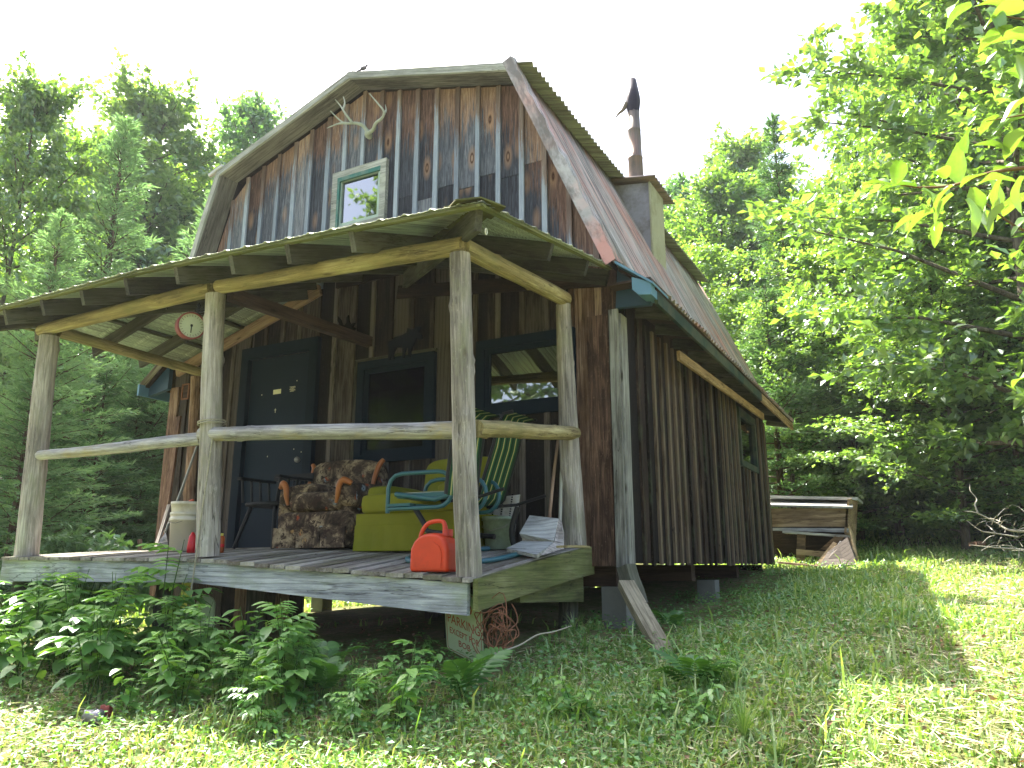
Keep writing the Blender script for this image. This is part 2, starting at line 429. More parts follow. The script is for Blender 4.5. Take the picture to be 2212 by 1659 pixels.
M_WHITE = plain('white_plastic', srgb('d8d8d0'), .45, .4, 0, .1, 5, 0, srgb('a59c84'), .2)
M_BUCKET = plain('white_bucket_plastic', srgb('d9d3c2'), .4, .4, 0, .08, 5, 0, srgb('a3937a'), .2)
M_GBUCK = plain('pale_green_plastic', srgb('8ea28c'), .5, .4, 0, .1, 5, 0, srgb('4f5a48'), .25)
M_REDP = plain('red_can_plastic', srgb('c43c1c'), .42, .4, 0, .12, 6, .1, srgb('8e2a18'), .25)
M_STEEL = plain('dull_steel', srgb('8c8c88'), .4, .4, .7)
M_BLACK = plain('black_metal', srgb('181a1e'), .5, .3)
M_TEAL = plain('teal_tube_paint', srgb('245a66'), .35, .5, 0, .08)
M_LIME = plain('lime_velour', srgb('7c7c26'), .95, .1, 0, .18, 5, .2, srgb('6f7420'), .3)
M_TRIM = plain('orange_wood_trim', srgb('a5622c'), .4, .4, 0, .15, 10)
M_GREYB = plain('grey_pole', srgb('a7a79c'), .7, .2, 0, .2, 10)
M_ROPE = plain('rope', srgb('a9a491'), .9, .1, 0, .3, 60, .3)
M_ANT = plain('antler_bone', srgb('a3aa9c'), .6, .3, 0, .25, 14, .2)
M_RUSTW = plain('rusty_wire', srgb('8a5f46'), .8, .2, 0, .3, 20)
M_SIGN = plain('sign_face', srgb('b9c6a2'), .5, .4, 0, .05, 4, 0, srgb('97a182'), .2)
M_SIGNR = plain('sign_lettering', srgb('a24a36'), .6, .3, 0, .1)
M_YEL = plain('yellow_sign', srgb('d3cf5a'), .5, .3)
M_ORANGE = plain('orange_plastic', srgb('d9582a'), .4, .4)
M_RED = plain('red_plastic', srgb('d0202a'), .4, .4)
M_CLOCKR = plain('dial_case_red', srgb('8a4140'), .5, .4, .2, .25, 12)
M_DIAL = plain('dial_face', srgb('b9c0a6'), .6, .3, 0, .1, 12)
M_CONC = plain('grey_block', srgb('7b7b72'), .9, .1, 0, .2, 6, .3)
M_BARKD = plain('dead_bark', srgb('a6a193'), .9, .1, 0, .2, 10, .3)

def floral():
    n = NT('floral_upholstery'); v = n.coord('Object', (1, 1, 1), False)
    a = n.noise(v, 7, 5, .7, .5); b = n.noise(v, 17, 4, .7, 1.0)
    vo = n.n('ShaderNodeTexVoronoi'); vo.inputs['Scale'].default_value = 9; n.l(v, vo.inputs['Vector'])
    col = n.ramp(a, [(.38, srgb('2e2620')), (.5, srgb('54463a')), (.58, srgb('8c7a62')), (.7, srgb('b5a283'))])
    col = n.mix(n.ramp(b, [(.55, (0, 0, 0, 1)), (.6, (1, 1, 1, 1))]), col, srgb('3a2c26'))
    fl = n.ramp(vo.outputs['Distance'], [(.16, (1, 1, 1, 1)), (.3, (0, 0, 0, 1))])
    fc = n.ramp(n.noise(v, 5, 2), [(.4, srgb('8a9aa0')), (.5, srgb('9c4a2c')), (.6, srgb('b08a5a'))], 'CONSTANT')
    col = n.mix(n.math('MULTIPLY', fl, n.ramp(n.noise(v, 22, 3), [(.45, (0, 0, 0, 1)), (.55, (1, 1, 1, 1))])), col, fc)
    n.bump(b, .3, .004)
    return n.fin(col, .95, .1)
M_FLOR = floral()
def stripes():
    n = NT('striped_sling'); tc = n.n('ShaderNodeTexCoord'); sx = n.n('ShaderNodeSeparateXYZ'); n.l(tc.outputs['Object'], sx.inputs[0])
    f = n.math('FRACT', n.math('MULTIPLY', sx.outputs[1], 11.0))
    col = n.ramp(f, [(0, srgb('1f4a2e')), (.34, srgb('b4ae70')), (.5, srgb('2c6038')), (.7, srgb('16301f'))], 'CONSTANT')
    return n.fin(col, .8, .2)
M_STRIPE = stripes()

def glass(name, dark=(.75, .8, .8, 1), ior=1.9):
    n = NT(name); t = n.t
    tr = n.n('ShaderNodeBsdfTransparent'); tr.inputs[0].default_value = dark
    gl = n.n('ShaderNodeBsdfGlossy'); gl.inputs['Roughness'].default_value = .02
    v = n.coord('Object', (1, 1, 1), False); a = n.noise(v, 2.2, 2)
    bp = n.n('ShaderNodeBump'); bp.inputs['Strength'].default_value = .06; bp.inputs['Distance'].default_value = .02
    n.l(a, bp.inputs['Height']); n.l(bp.outputs[0], gl.inputs['Normal'])
    fr = n.n('ShaderNodeFresnel'); fr.inputs['IOR'].default_value = ior
    mx = n.n('ShaderNodeMixShader'); n.l(fr.outputs[0], mx.inputs[0]); n.l(tr.outputs[0], mx.inputs[1]); n.l(gl.outputs[0], mx.inputs[2])
    n.l(mx.outputs[0], n.out.inputs['Surface']); return n.m
M_GLASS = glass('window_glass', ior=2.3)
M_GLASSR = glass('sky_lit_glass', ior=4.6)
M_DARKPANE = glass('dark_reflection_glass', (.35, .38, .33, 1), 1.22)  # glass tinted and dulled to stand in for a dark forest reflection

def leafmat(name, a, b, c, trans=.45, gloss=.13, trcol=None, spot=None, rough=.45, objr=.18, nsc=.9):
    n = NT(name)
    geo = n.n('ShaderNodeNewGeometry'); oi = n.n('ShaderNodeObjectInfo')
    r = geo.outputs['Random Per Island']
    tc = n.n('ShaderNodeTexCoord'); nz = n.noise(tc.outputs['Object'], nsc, 3, .6)
    f = n.math('ADD', n.math('MULTIPLY', r, .55), n.math('ADD', n.math('MULTIPLY', nz, .5), n.math('MULTIPLY', oi.outputs['Random'], objr)))
    col = n.ramp(f, [(.2, a), (.55, b), (.95, c)])
    d = n.n('ShaderNodeBsdfDiffuse'); n.l(col, d.inputs[0])
    tb = n.n('ShaderNodeBsdfTranslucent')
    tcx = n.mix(1.0, col, trcol or (1.45, 1.5, .55, 1), 'MULTIPLY'); n.l(tcx, tb.inputs[0])
    m1 = n.n('ShaderNodeMixShader'); m1.inputs[0].default_value = trans; n.l(d.outputs[0], m1.inputs[1]); n.l(tb.outputs[0], m1.inputs[2])
    g = n.n('ShaderNodeBsdfGlossy'); g.inputs['Roughness'].default_value = rough; g.inputs[0].default_value = (.9, .95, 1, 1)
    m2 = n.n('ShaderNodeMixShader'); m2.inputs[0].default_value = gloss; n.l(m1.outputs[0], m2.inputs[1]); n.l(g.outputs[0], m2.inputs[2])
    n.l(m2.outputs[0], n.out.inputs['Surface']); return n.m
def C(r, g, b): return (r, g, b, 1)
M_LEAFA = leafmat('maple_leaf', C(.075, .15, .03), C(.14, .26, .05), C(.24, .36, .09))
M_LEAFB = leafmat('beech_leaf', C(.08, .17, .03), C(.16, .29, .055), C(.27, .38, .10))
M_LEAFD = leafmat('cool_leaf', C(.06, .15, .055), C(.115, .25, .085), C(.19, .34, .13))
M_NEED = leafmat('spruce_needle', C(.05, .115, .045), C(.095, .19, .065), C(.165, .26, .09), .32, gloss=.04, trcol=(1.15, 1.3, .8, 1))
M_LARCH = leafmat('larch_needle', C(.10, .19, .085), C(.17, .29, .125), C(.25, .37, .17), .42, gloss=.04, trcol=(1.15, 1.3, .85, 1))
M_WEED = leafmat('weed_leaf', C(.06, .17, .035), C(.12, .28, .06), C(.21, .39, .09), .35, .08, objr=.45)
M_FERN = leafmat('fern_frond', C(.04, .12, .022), C(.07, .18, .035), C(.11, .24, .05), .3, .05)
M_BIGLEAF = leafmat('branch_leaf', C(.035, .10, .02), C(.09, .20, .03), C(.17, .29, .05), .32, .10, objr=.9, nsc=9)
M_GRASS = leafmat('grass_blade', C(.10, .21, .045), C(.20, .34, .075), C(.44, .50, .22), .4, .06)
M_COVER = leafmat('ground_cover_leaf', C(.06, .16, .03), C(.11, .26, .055), C(.20, .36, .10), .3, .06)
M_STRAW = leafmat('dry_clippings', C(.33, .31, .15), C(.52, .49, .27), C(.70, .67, .42), .2, .05, (1, 1, .9, 1))
M_STEM = plain('weed_stem', (.06, .12, .03, 1), .7, .2)
M_TWIG = plain('twig_bark', srgb('6b5640'), .9, .1)
def bark(name, a, b):
    n = NT(name); v = n.coord('Object', (6, 6, 1.2)); f = n.noise(v, 3, 6, .7, .5)
    n.bump(f, .8, .03); return n.fin(n.ramp(f, [(.35, a), (.65, b)]), .9, .1)
M_BARK = bark('grey_bark', srgb('3f382e'), srgb('7d7466'))
M_BARKC = bark('conifer_bark', srgb('33281f'), srgb('6b5848'))

def ground_mat():
    n = NT('forest_soil'); v = n.coord('Object', (1, 1, 1), False)
    a = n.noise(v, 1.3, 6, .7); b = n.noise(v, 14, 6, .75); c = n.noise(v, 60, 3, .7)
    f = n.math('ADD', n.math('MULTIPLY', a, .5), n.math('MULTIPLY', b, .5))
    col = n.ramp(f, [(.36, C(.07, .09, .03)), (.48, C(.15, .16, .06)), (.56, C(.24, .20, .11)), (.68, C(.36, .31, .19))])
    col = n.mix(n.math('MULTIPLY', c, .5), col, C(.09, .12, .03))
    n.bump(n.math('ADD', b, n.math('MULTIPLY', c, .5)), .9, .03)
    return n.fin(col, .95, .1)
M_GROUND = ground_mat()

# ------------------------------------------------------------------ terrain
def np_mesh(name, V, F, mat, smooth=False):
    V = np.asarray(V, np.float32); F = np.asarray(F, np.int32)
    me = bpy.data.meshes.new(name); k = F.shape[1]
    me.vertices.add(len(V)); me.vertices.foreach_set('co', V.ravel())
    me.loops.add(F.size); me.loops.foreach_set('vertex_index', F.ravel())
    me.polygons.add(len(F)); me.polygons.foreach_set('loop_start', np.arange(0, F.size, k, dtype=np.int32))
    me.polygons.foreach_set('use_smooth', np.full(len(F), smooth))
    me.materials.append(mat); me.update(calc_edges=True); me.validate()
    return me
def np_obj(name, me, parent=None, M=None):
    o = bpy.data.objects.new(name, me); link(o, parent, M)
    if parent is not None: KIDS.setdefault(parent.name, []).append(o)
    return o
xs = np.concatenate([np.linspace(-160, -14, 40), np.linspace(-13.5, 8, 110), np.linspace(9, 130, 36)])
ys = np.concatenate([np.linspace(-60, -3, 24), np.linspace(-2, 16, 110), np.linspace(17, 160, 50)])
XX, YY = np.meshgrid(xs, ys); ZZ = ground_np(XX, YY)
V = np.stack([XX.ravel(), YY.ravel(), ZZ.ravel()], 1)
nx, ny = len(xs), len(ys)
ii = (np.arange(ny-1)[:, None]*nx+np.arange(nx-1)[None, :]).ravel()
F = np.stack([ii, ii+1, ii+nx+1, ii+nx], 1)
gob = np_obj('ground', np_mesh('ground', V, F, M_GROUND, True)); tag(gob, kind='structure')

# ------------------------------------------------------------------ cabin
YW, XR, XL, YB = 5.86, -2.13, -7.65, 12.1
FB = 0.0      # bottom of the siding
cabin = empty('cabin', (-4.9, YW, -.4), 'weathered board and batten cabin with gambrel tin roof and sagging log porch', 'cabin')
def roofz_wall(x):
    """underside of roof above the front wall"""
    if x < -6.86: return 4.40+(-6.86-x)*-2.9
    if x < -4.98: return 4.40+(x+6.86)*(5.07-4.40)/1.88
    if x < -3.03: return 5.07-(x+4.98)*(5.07-4.52)/1.95
    return 4.52-(x+3.03)*2.22
door_o = (-6.40, -5.52, .15, 2.18)
w_mid = (onY(780, 800, YW).x, 0, 0, 0)
pA = onY(792, 800, YW); pB = onY(932, 775, YW); pC = onY(800, 1000, YW)
win_mid = (pA.x+.02, pB.x, 1.02, pB.z-.03)
qA = onY(1048, 755, YW); qB = onY(1222, 732, YW); qC = onY(1130, 885, YW)
win_r = (qA.x+.03, qB.x+.02, qC.z+.03, qA.z-.02)
win_g = (-5.27, -4.69, 3.50, 4.08)
openings = [door_o, win_mid, win_r, win_g]
def vboard(name, x0, x1, z0, z1, y, t, mat, z1b=None, seed=0):
    """vertical board on the front wall, outer face at y, top may be slanted"""
    z1b = z1 if z1b is None else z1b
    r = random.Random(seed); L = max(z1, z1b)-z0; dy = r.uniform(-.004, .004)
    # local x = up
    M = Matrix(((0, -1, 0, (x0+x1)/2), (0, 0, -1, y+t/2+dy), (1, 0, 0, z0), (0, 0, 0, 1)))
    w = (x1-x0)/2; vs = []
    j = r.uniform(-.012, .012) if z0 < .2 else 0
    for (a, yy, top) in ((-1, w, z1), (1, -w, z1b)):   # local y = -x
        vs += [(j, yy, -t/2), (top-z0, yy, -t/2), (top-z0, yy, t/2), (j, yy, t/2)]
    m = MB(); m.add(vs, [(0, 1, 2, 3), (7, 6, 5, 4), (0, 4, 5, 1), (1, 5, 6, 2), (2, 6, 7, 3), (3, 7, 4, 0)])
    return m.build(name, mat, cabin, M)
def split_z(x0, x1, z0, z1):
    """minus the openings: list of (x0,x1,z0,z1)"""
    parts = [(x0, x1, z0, z1)]
    for (a, b, c, d) in openings:
        new = []
        for (p, q, r_, s_) in parts:
            if q <= a or p >= b or s_ <= c or r_ >= d: new.append((p, q, r_, s_)); continue
            if p < a-.01: new.append((p, a, r_, s_))
            if q > b+.01: new.append((b, q, r_, s_))
            pp, qq = max(p, a), min(q, b)
            if r_ < c-.02: new.append((pp, qq, r_, c))
            if s_ > d+.02: new.append((pp, qq, d, s_))
        parts = new
    return parts
def zunder(x): return min(2.98, 2.44+(-2.13-x)*.27, 2.24+(x+7.62)*.3)
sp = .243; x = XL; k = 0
while x < XR-.02:
    x1 = min(x+sp, XR)
    upper_split = zunder((x+x1)/2)
    top0, top1 = roofz_wall(x+.001), roofz_wall(x1-.001)
    zj = 3.62 + (.05 if (k % 2) else -.03) if x > -4.6 else None
    segs = []
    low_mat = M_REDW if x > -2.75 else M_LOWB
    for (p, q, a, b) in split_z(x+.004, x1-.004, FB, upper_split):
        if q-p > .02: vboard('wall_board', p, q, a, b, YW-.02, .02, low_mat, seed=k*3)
    zs = [upper_split+.004] + ([zj] if zj else [])
    if zj and zj > min(top0, top1)-.1: zs = zs[:1]
    for i, za in enumerate(zs):
        zb = zs[i+1]-.006 if i+1 < len(zs) else None
        for (p, q, a, b) in split_z(x+.004, x1-.004, za, zb if zb else max(top0, top1)):
            if q-p < .02: continue
            if zb is None and b >= max(top0, top1)-.001:
                if max(top0, top1)-a < .05: continue
                vboard('gable_board', p, q, a, max(roofz_wall(p), a+.01), YW-.022, .02, M_GAB, max(roofz_wall(q), a+.01), seed=k*7+i)
            elif b-a > .03 and b < min(top0, top1)-.02:
                vboard('gable_board', p, q, a, b, YW-.022, .02, M_GAB, seed=k*7+i)
    # batten on the joint
    bx = x1
    if bx < XR-.05:
        jit = rnd.uniform(-.008, .008); bw = rnd.uniform(.045, .058)
        for (p, q, a, b) in split_z(bx-bw/2+jit, bx+bw/2+jit, FB, upper_split-.01):
            if q-p > .02: vboard('batten', p, q, a, b, YW-.047, .024, M_LOWT if bx < -2.75 else M_REDW, seed=k*11)
        for (p, q, a, b) in split_z(bx-bw/2+jit, bx+bw/2+jit, upper_split, roofz_wall(bx)):
            if q-p > .02 and b-a > .05: vboard('batten', p, q, a, b, YW-.049, .024, M_GABB, seed=k*13)
    x = x1; k += 1

# corner trim, silvery, split at the foot
plank('corner_board', (XR-.17, YW-.055, -.02), (XR-.17, YW-.055, 2.05), .19, .025, M_REDW, cabin, up=(0, 1, 0))
plank('corner_board', (XR-.022, YW-.058, -.03), (XR-.022, YW-.06, 2.08), .08, .03, M_SILVD, cabin, up=(0, 1, 0))
plank('corner_board', (XR+.018, YW+.045, -.02), (XR+.018, YW+.045, 2.05), .15, .02, M_SILVD, cabin, up=(1, 0, 0))

# side wall (facing the clearing)
side_win = (10.2, 11.15, 1.32, 1.93)
def sboard(name, y0, y1, z0, z1, t, mat, seed=0, off=0.0):
    r = random.Random(seed)
    M = Matrix(((0, 0, 1, XR+off+r.uniform(-.003, .003)), (0, 1, 0, (y0+y1)/2), (1, 0, 0, z0), (0, 0, 0, 1)))
    M = Matrix(((0, 0, 1, XR+off+t/2), (0, -1, 0, (y0+y1)/2), (1, 0, 0, z0), (0, 0, 0, 1)))
    w = (y1-y0)/2; j = r.uniform(-.02, .015); vs = []
    for yy in (w, -w): vs += [(j, yy, -t/2), (z1-z0, yy, -t/2), (z1-z0, yy, t/2), (j, yy, t/2)]
    m = MB(); m.add(vs, [(0, 1, 2, 3), (7, 6, 5, 4), (0, 4, 5, 1), (1, 5, 6, 2), (2, 6, 7, 3), (3, 7, 4, 0)])
    return m.build(name, mat, cabin, M)
y = YW+.13; k = 0
while y < YB-.01:
    y1 = min(y+.215, YB)
    a0, a1, c0, c1 = side_win
    if y1 > a0 and y < a1:
        sboard('wall_board', y+.004, y1-.004, FB, c0, .02, M_SIDE, k)
        sboard('wall_board', y+.004, y1-.004, c1, 2.2, .02, M_SIDE, k)
        if y < a0-.02: sboard('wall_board', y+.004, a0, c0, c1, .02, M_SIDE, k)
        if y1 > a1+.02: sboard('wall_board', a1, y1-.004, c0, c1, .02, M_SIDE, k)
        sboard('batten', y1-.025, y1+.025, FB, c0-.06, .024, M_SIDEB, k+100, .023)
    else:
        sboard('wall_board', y+.004, y1-.004, FB, 2.2, .02, M_SIDE, k)
        if y1 < YB-.05: sboard('batten', y1-.025, y1+.025, FB-.01, 2.1, .024, M_SIDEB, k+100, .023)
    y = y1; k += 1
plank('corner_board', (XR+.02, YB-.03, -.02), (XR+.02, YB-.03, 2.1), .1, .04, M_SIDEB, cabin, up=(1, 0, 0))
# far walls close the room
m = MB(); m.box(((XL+XR)/2, YB-.04, 1.2), (XR-XL-.1, .03, 2.4)); m.build('back_wall', M_LOWB, cabin)
m = MB(); m.box((XL+.04, (YW+YB)/2, 1.15), (.03, YB-YW-.1, 2.3)); m.build('left_wall', M_LOWB, cabin)
m = MB(); m.prism([(XL+.1, YB-.03, 2.4), (XR-.1, YB-.03, 2.4), (-3.1, YB-.03, 4.45), (-4.98, YB-.03, 5.0), (-6.86, YB-.03, 4.35)], (0, .02, 0)); m.build('rear_gable', M_GAB, cabin)
m = MB(); m.box(((XL+XR)/2, (YW+YB)/2, .03), (XR-XL-.08, YB-YW-.08, .05)); m.build('cabin_floor', M_DARKW, cabin)
m = MB(); m.box(((XL+XR)/2, (YW+YB)/2, 2.62), (XR-XL-.2, YB-YW-.12, .03)); m.build('loft_floor', M_DARKW, cabin)
for yy in (YW+.15, 8.2, 10.3, YB-.2):
    plank('floor_beam', (XL+.05, yy, -.10), (XR-.12, yy, -.10), .14, .16, M_DARKW, cabin)

# roof outlines (outer surface)
PK = (-5.0, 5.20); KR = (-3.03, 4.62); ER = (-2.06, 2.43); FR = (-1.74, 2.19)
KL = (-6.97, 4.52); EL = (-7.66, 2.32); FL = (-8.02, 2.04)
def strip(name, a, b, y0, y1, t, mat):
    """a flat slab between outline points a,b (x,z), thickness t below"""
    a = Vector((a[0], 0, a[1])); b = Vector((b[0], 0, b[1])); d = (b-a).normalized(); nrm = Vector((d.z, 0, -d.x))
    if nrm.z > 0: nrm = -nrm
    m = MB(); q = [a+Vector((0, y0, 0)), b+Vector((0, y0, 0)), b+Vector((0, y0, 0))+nrm*t, a+Vector((0, y0, 0))+nrm*t]
    m.prism(q, (0, y1-y0, 0)); return m.build(name, mat, cabin)
def low(p, d): return (p[0], p[1]-d)
for (a, b) in ((KR, PK), (PK, KL)):
    strip('roof_sheathing', low(a, .02), low(b, .02), 5.64, 12.3, .03, M_DARKW)
strip('roof_sheathing', (KR[0]-.03, KR[1]-.03), (ER[0]-.03, ER[1]), 5.64, 12.4, .03, M_DARKW)
strip('roof_sheathing', (KL[0]+.03, KL[1]-.03), (EL[0]+.03, EL[1]), 5.64, 12.4, .03, M_DARKW)
strip('roof_sheathing', (ER[0], ER[1]-.03), (FR[0], FR[1]-.02), 5.7, 12.6, .02, M_DARKW)
strip('roof_sheathing', (EL[0], EL[1]-.03), (FL[0], FL[1]-.02), 5.7, 12.6, .02, M_DARKW)

def corr(name, prof, y0, y1, mat, pitch=.09, amp=.017, seed=0, endjit=0.0):
    """corrugated sheet: profile polyline in x,z, ribs along it, width along y"""
    r = random.Random(seed); n = max(6, int((y1-y0)/pitch*6)); P = [Vector((p[0], 0, p[1])) for p in prof]
    nr = []
    for i in range(len(P)):
        d = (P[min(i+1, len(P)-1)]-P[max(0, i-1)]).normalized(); q = Vector((d.z, 0, -d.x)); nr.append(-q if (q.z < 0) else q)
    vs = []; fs = []; cols = len(P)
    lift = r.uniform(0, .004)
    for j in range(n+1):
        yy = y0+(y1-y0)*j/n; h = amp*math.cos(2*PI*yy/pitch)+lift
        for i in range(cols):
            dent = .004*math.sin(3.1*yy+5*i+seed)
            e = P[i]+nr[i]*(h+dent)
            if i == cols-1 and endjit: e += (P[-1]-P[-2]).normalized()*endjit*math.sin(7*yy+seed)
            vs.append((e.x, yy, e.z))
    N = len(vs)
    vs += [(v[0]-nr[i % cols].x*.003, v[1], v[2]-nr[i % cols].z*.003) for i, v in enumerate(vs)]
    for j in range(n):
        for i in range(cols-1):
            a = j*cols+i; q = (a, a+1, a+cols+1, a+cols); fs.append(q); fs.append(tuple(reversed([t+N for t in q])))
    for j in range(n):
        a = j*cols; fs.append((a, a+cols, a+cols+N, a+N)); a = j*cols+cols-1; fs.append((a+cols, a, a+N, a+cols+N))
    for i in range(cols-1):
        a = i; fs.append((a+1, a, a+N, a+1+N)); a = n*cols+i; fs.append((a, a+1, a+1+N, a+N))
    m = MB(); m.add(vs, fs, True); return m.build(name, mat, cabin)
def sub(a, b, k): return [(a[0]+(b[0]-a[0])*i/k, a[1]+(b[1]-a[1])*i/k) for i in range(k+1)]
steep = sub((KR[0]-.02, KR[1]+.03), ER, 5)
flare = [(ER[0]+.02, ER[1]-.035), ((ER[0]+FR[0])/2, (ER[1]+FR[1])/2-.005), (FR[0]+.02, FR[1]-.01)]
y = 5.60; k = 0
widths = [.42]+[.66]*10
for w in widths:
    y1 = min(y+w, 12.66)
    if y >= 12.6: break
    prof = steep if k == 0 else steep+flare
    corr('roof_sheet', prof, y, y1+.004, M_TIN, seed=k, endjit=.012); y = y1; k += 1
y = 5.62
for w in [.66]*10:
    y1 = min(y+w, 12.35)
    corr('roof_sheet', sub((PK[0]-.02, PK[1]+.02), (-2.84, 4.60), 4), y, y1+.03, M_TINU, seed=k, endjit=.006); k += 1
    corr('roof_sheet', sub((PK[0], PK[1]+.03), (KL[0]-.10, KL[1]), 3), y, y1-.001, M_TINU, seed=k, endjit=.006); k += 1
    corr('roof_sheet', [(KL[0]-.02, KL[1])]+sub((KL[0]-.03, KL[1]-.05), EL, 2)[1:]+[FL], y, y1-.001, M_TIN, seed=k); k += 1
    y = y1
# flashing along the right rake
fl0 = Vector((KR[0]+.005, 5.585, KR[1]+.05)); fl1 = Vector((ER[0]+.015, 5.585, ER[1]-.0))
m = MB(); nn = 26; vs = []; fs = []
nrm = Vector((.914, 0, .405))
for i in range(nn+1):
    a = i/nn; p = fl0.lerp(fl1, a)
    bmp = [.012+.008*math.sin(i*2.3+j*1.7)+.006*math.sin(i*.9+j) for j in range(4)]
    vs += [p-nrm*.09+Vector((0, -.012, 0)), p+nrm*bmp[0]+Vector((0, -.014, 0)), p+nrm*(bmp[1]+.006)+Vector((0, .05, 0)), p+nrm*(bmp[2]+.006)+Vector((0, .13, 0)), p+nrm*.012+Vector((0, .17, 0))]
for i in range(nn):
    for j in range(4): fs.append((i*5+j, i*5+j+1, (i+1)*5+j+1, (i+1)*5+j))
m.add(vs, fs, False); m.build('rake_flashing', M_TINF, cabin)
# rake boards and soffits
def rake(a, b, mat=M_RAKE, h=.075, d=0.0):
    a3 = Vector((a[0], 5.595, a[1])); b3 = Vector((b[0], 5.595, b[1]))
    dr = (b3-a3).normalized(); up = Vector((0, 1, 0)).cross(dr)
    if up.z < 0: up = -up
    if abs(dr.z) > .9*1 and False: pass
    c = -up*(h/2+.015)
    plank('rake_board', a3+c, b3+c, h, .03, mat, cabin, up=(0, 1, 0), wob=.002, seg=5)
    s0 = a3+Vector((0, .128, 0))-up*(.075); s1 = b3+Vector((0, .128, 0))-up*(.075)
    plank('soffit_board', s0, s1, .235, .018, M_SOFF, cabin, up=up, wob=.001)
rake((PK[0], PK[1]), (KL[0], KL[1])); rake((PK[0]-.03, PK[1]), (KR[0]+.06, KR[1]-.01))
a3 = Vector((KL[0]+.0, 5.6, KL[1]-.03)); b3 = Vector((EL[0], 5.6, EL[1]))
plank('rake_board', a3+Vector((.03, 0, 0)), b3+Vector((.03, 0, 0)), .075, .03, M_RAKE, cabin, up=(0, 1, 0), seg=4)
plank('soffit_board', a3+Vector((.07, .13, 0)), b3+Vector((.07, .13, 0)), .02, .24, M_SOFF, cabin, up=(0, 1, 0))
# tip of the left knee
plank('rake_board', (KL[0]-.12, 5.59, KL[1]-.035), (KL[0]+.1, 5.59, KL[1]+.035), .04, .04, M_SILV, cabin, up=(0, 1, 0))
# eave boxes, fascias, tails
ZF = FR[1]-.03
m = MB(); m.prism([(XR, 5.84, 2.09), (-1.83, 5.84, 2.07), (-1.78, 5.84, 2.2), (XR+.03, 5.84, 2.5)], (0, -.05, 0)); m.build('eave_end_panel', M_BLUE, cabin)
m = MB(); m.prism([(-1.915, 5.60, 2.26), (-1.915, 5.60, 2.155), (-1.86, 5.60, 2.10), (-1.755, 5.60, 2.085), (-1.755, 5.60, 2.19)], (0, .24, 0)); m.build('eave_end_block', M_BLUEL, cabin)
m = MB(); m.prism([(-2.05, 5.58, 2.425), (-1.735, 5.58, 2.185), (-1.735, 5.58, 2.165), (-2.05, 5.58, 2.40)], (0, .42, 0)); m.build('drip_edge', M_BLUEL, cabin)
plank('fascia', (-1.765, 5.75, ZF-.045), (-1.765, 10.1, ZF-.04), .13, .03, M_GREENP, cabin, up=(1, 0, 0), seg=8)
plank('fascia', (-1.765, 10.11, ZF-.04), (-1.765, 12.67, ZF-.03), .13, .03, M_FASC, cabin, up=(1, 0, 0), seg=5)
for i in range(12):
    yy = 6.25+i*.56
    plank('rafter_tail', (XR+.02, yy, ZF+.02), (-1.79, yy, ZF-.05), .04, .10, M_BEAM, cabin)
m = MB(); m.box(((XR-1.78)/2, 9.1, ZF+.085), (.36, 6.9, .02)); m.build('eave_soffit', M_DARKW, cabin)
pa = onX(1465, 768, -1.93); pb = onX(1648, 900, -1.93)
plank('loose_board', (-1.93, pa.y, pa.z), (-1.93, pb.y, pb.z), .03, .09, M_FASC, cabin)
m = MB(); m.prism([(XL, 5.80, 1.98), (-8.0, 5.80, 1.92), (-8.02, 5.80, 2.02), (XL, 5.80, 2.34)], (0, -.05, 0)); m.build('eave_end_panel', M_BLUE, cabin)
plank('fascia', (-8.0, 5.62, 1.98), (-8.0, 12.6, 1.98), .13, .03, M_BLUEL, cabin, up=(1, 0, 0), seg=5)
# left corner boards
plank('corner_board', (XL+.06, YW-.05, -.35), (XL+.06, YW-.05, 2.0), .14, .03, M_REDW, cabin, up=(0, 1, 0))

# windows
def window(x0, x1, z0, z1, trim, sash, tw=.09, bar=False, pane=None, proud=.05):
    w = MB()
    yo = YW-.022-proud
    for (a, b, c, d) in ((x0-tw, x1+tw, z1, z1+tw), (x0-tw, x1+tw, z0-tw, z0), (x0-tw, x0, z0, z1), (x1, x1+tw, z0, z1)):
        w.box(((a+b)/2, yo+proud/2, (c+d)/2), (b-a, proud, d-c))
    fr = w.build('window_frame', trim, cabin)
    s = MB(); t = .045; ys = YW-.03
    for (a, b, c, d) in ((x0, x1, z1-t, z1), (x0, x1, z0, z0+t), (x0, x0+t, z0+t, z1-t), (x1-t, x1, z0+t, z1-t)):
        s.box(((a+b)/2, ys, (c+d)/2), (b-a, .035, d-c))
    s.build('sash', sash, fr)
    g = MB(); g.box(((x0+x1)/2, ys+.004, (z0+z1)/2), (x1-x0-2*t+.01, .004, z1-z0-2*t+.01)); g.build('pane', pane or M_GLASS, fr)
    return fr
window(*win_mid, M_DOORT, M_DOORT, .08, pane=M_DARKPANE)
window(*win_r, M_DOORT, M_DOORT, .085, pane=M_GLASSR)
gw = window(*win_g, M_RAKE, M_PALEF, .075, pane=M_GLASSR)
s = MB(); x0, x1, z0, z1 = win_g
for (a, b, c, d) in ((x0-.002, x1+.002, z1-.045, z1+.0), (x0-.0, x0+.03, z0, z1-.045)):
    s.box(((a+b)/2, YW-.062, (c+d)/2), (b-a, .022, d-c))
s.build('inner_frame', M_TEALF, gw)
# light trim round the middle window
plank('trim_board', (win_mid[0]-.10, YW-.06, .95), (win_mid[0]-.10, YW-.06, win_mid[3]+.1), .03, .03, M_BEAM, cabin, up=(0, 1, 0))
plank('trim_board', (win_mid[0]-.12, YW-.06, win_mid[3]+.1), (win_mid[1]+.1, YW-.06, win_mid[3]+.1), .025, .03, M_BEAM, cabin, up=(0, 1, 0))
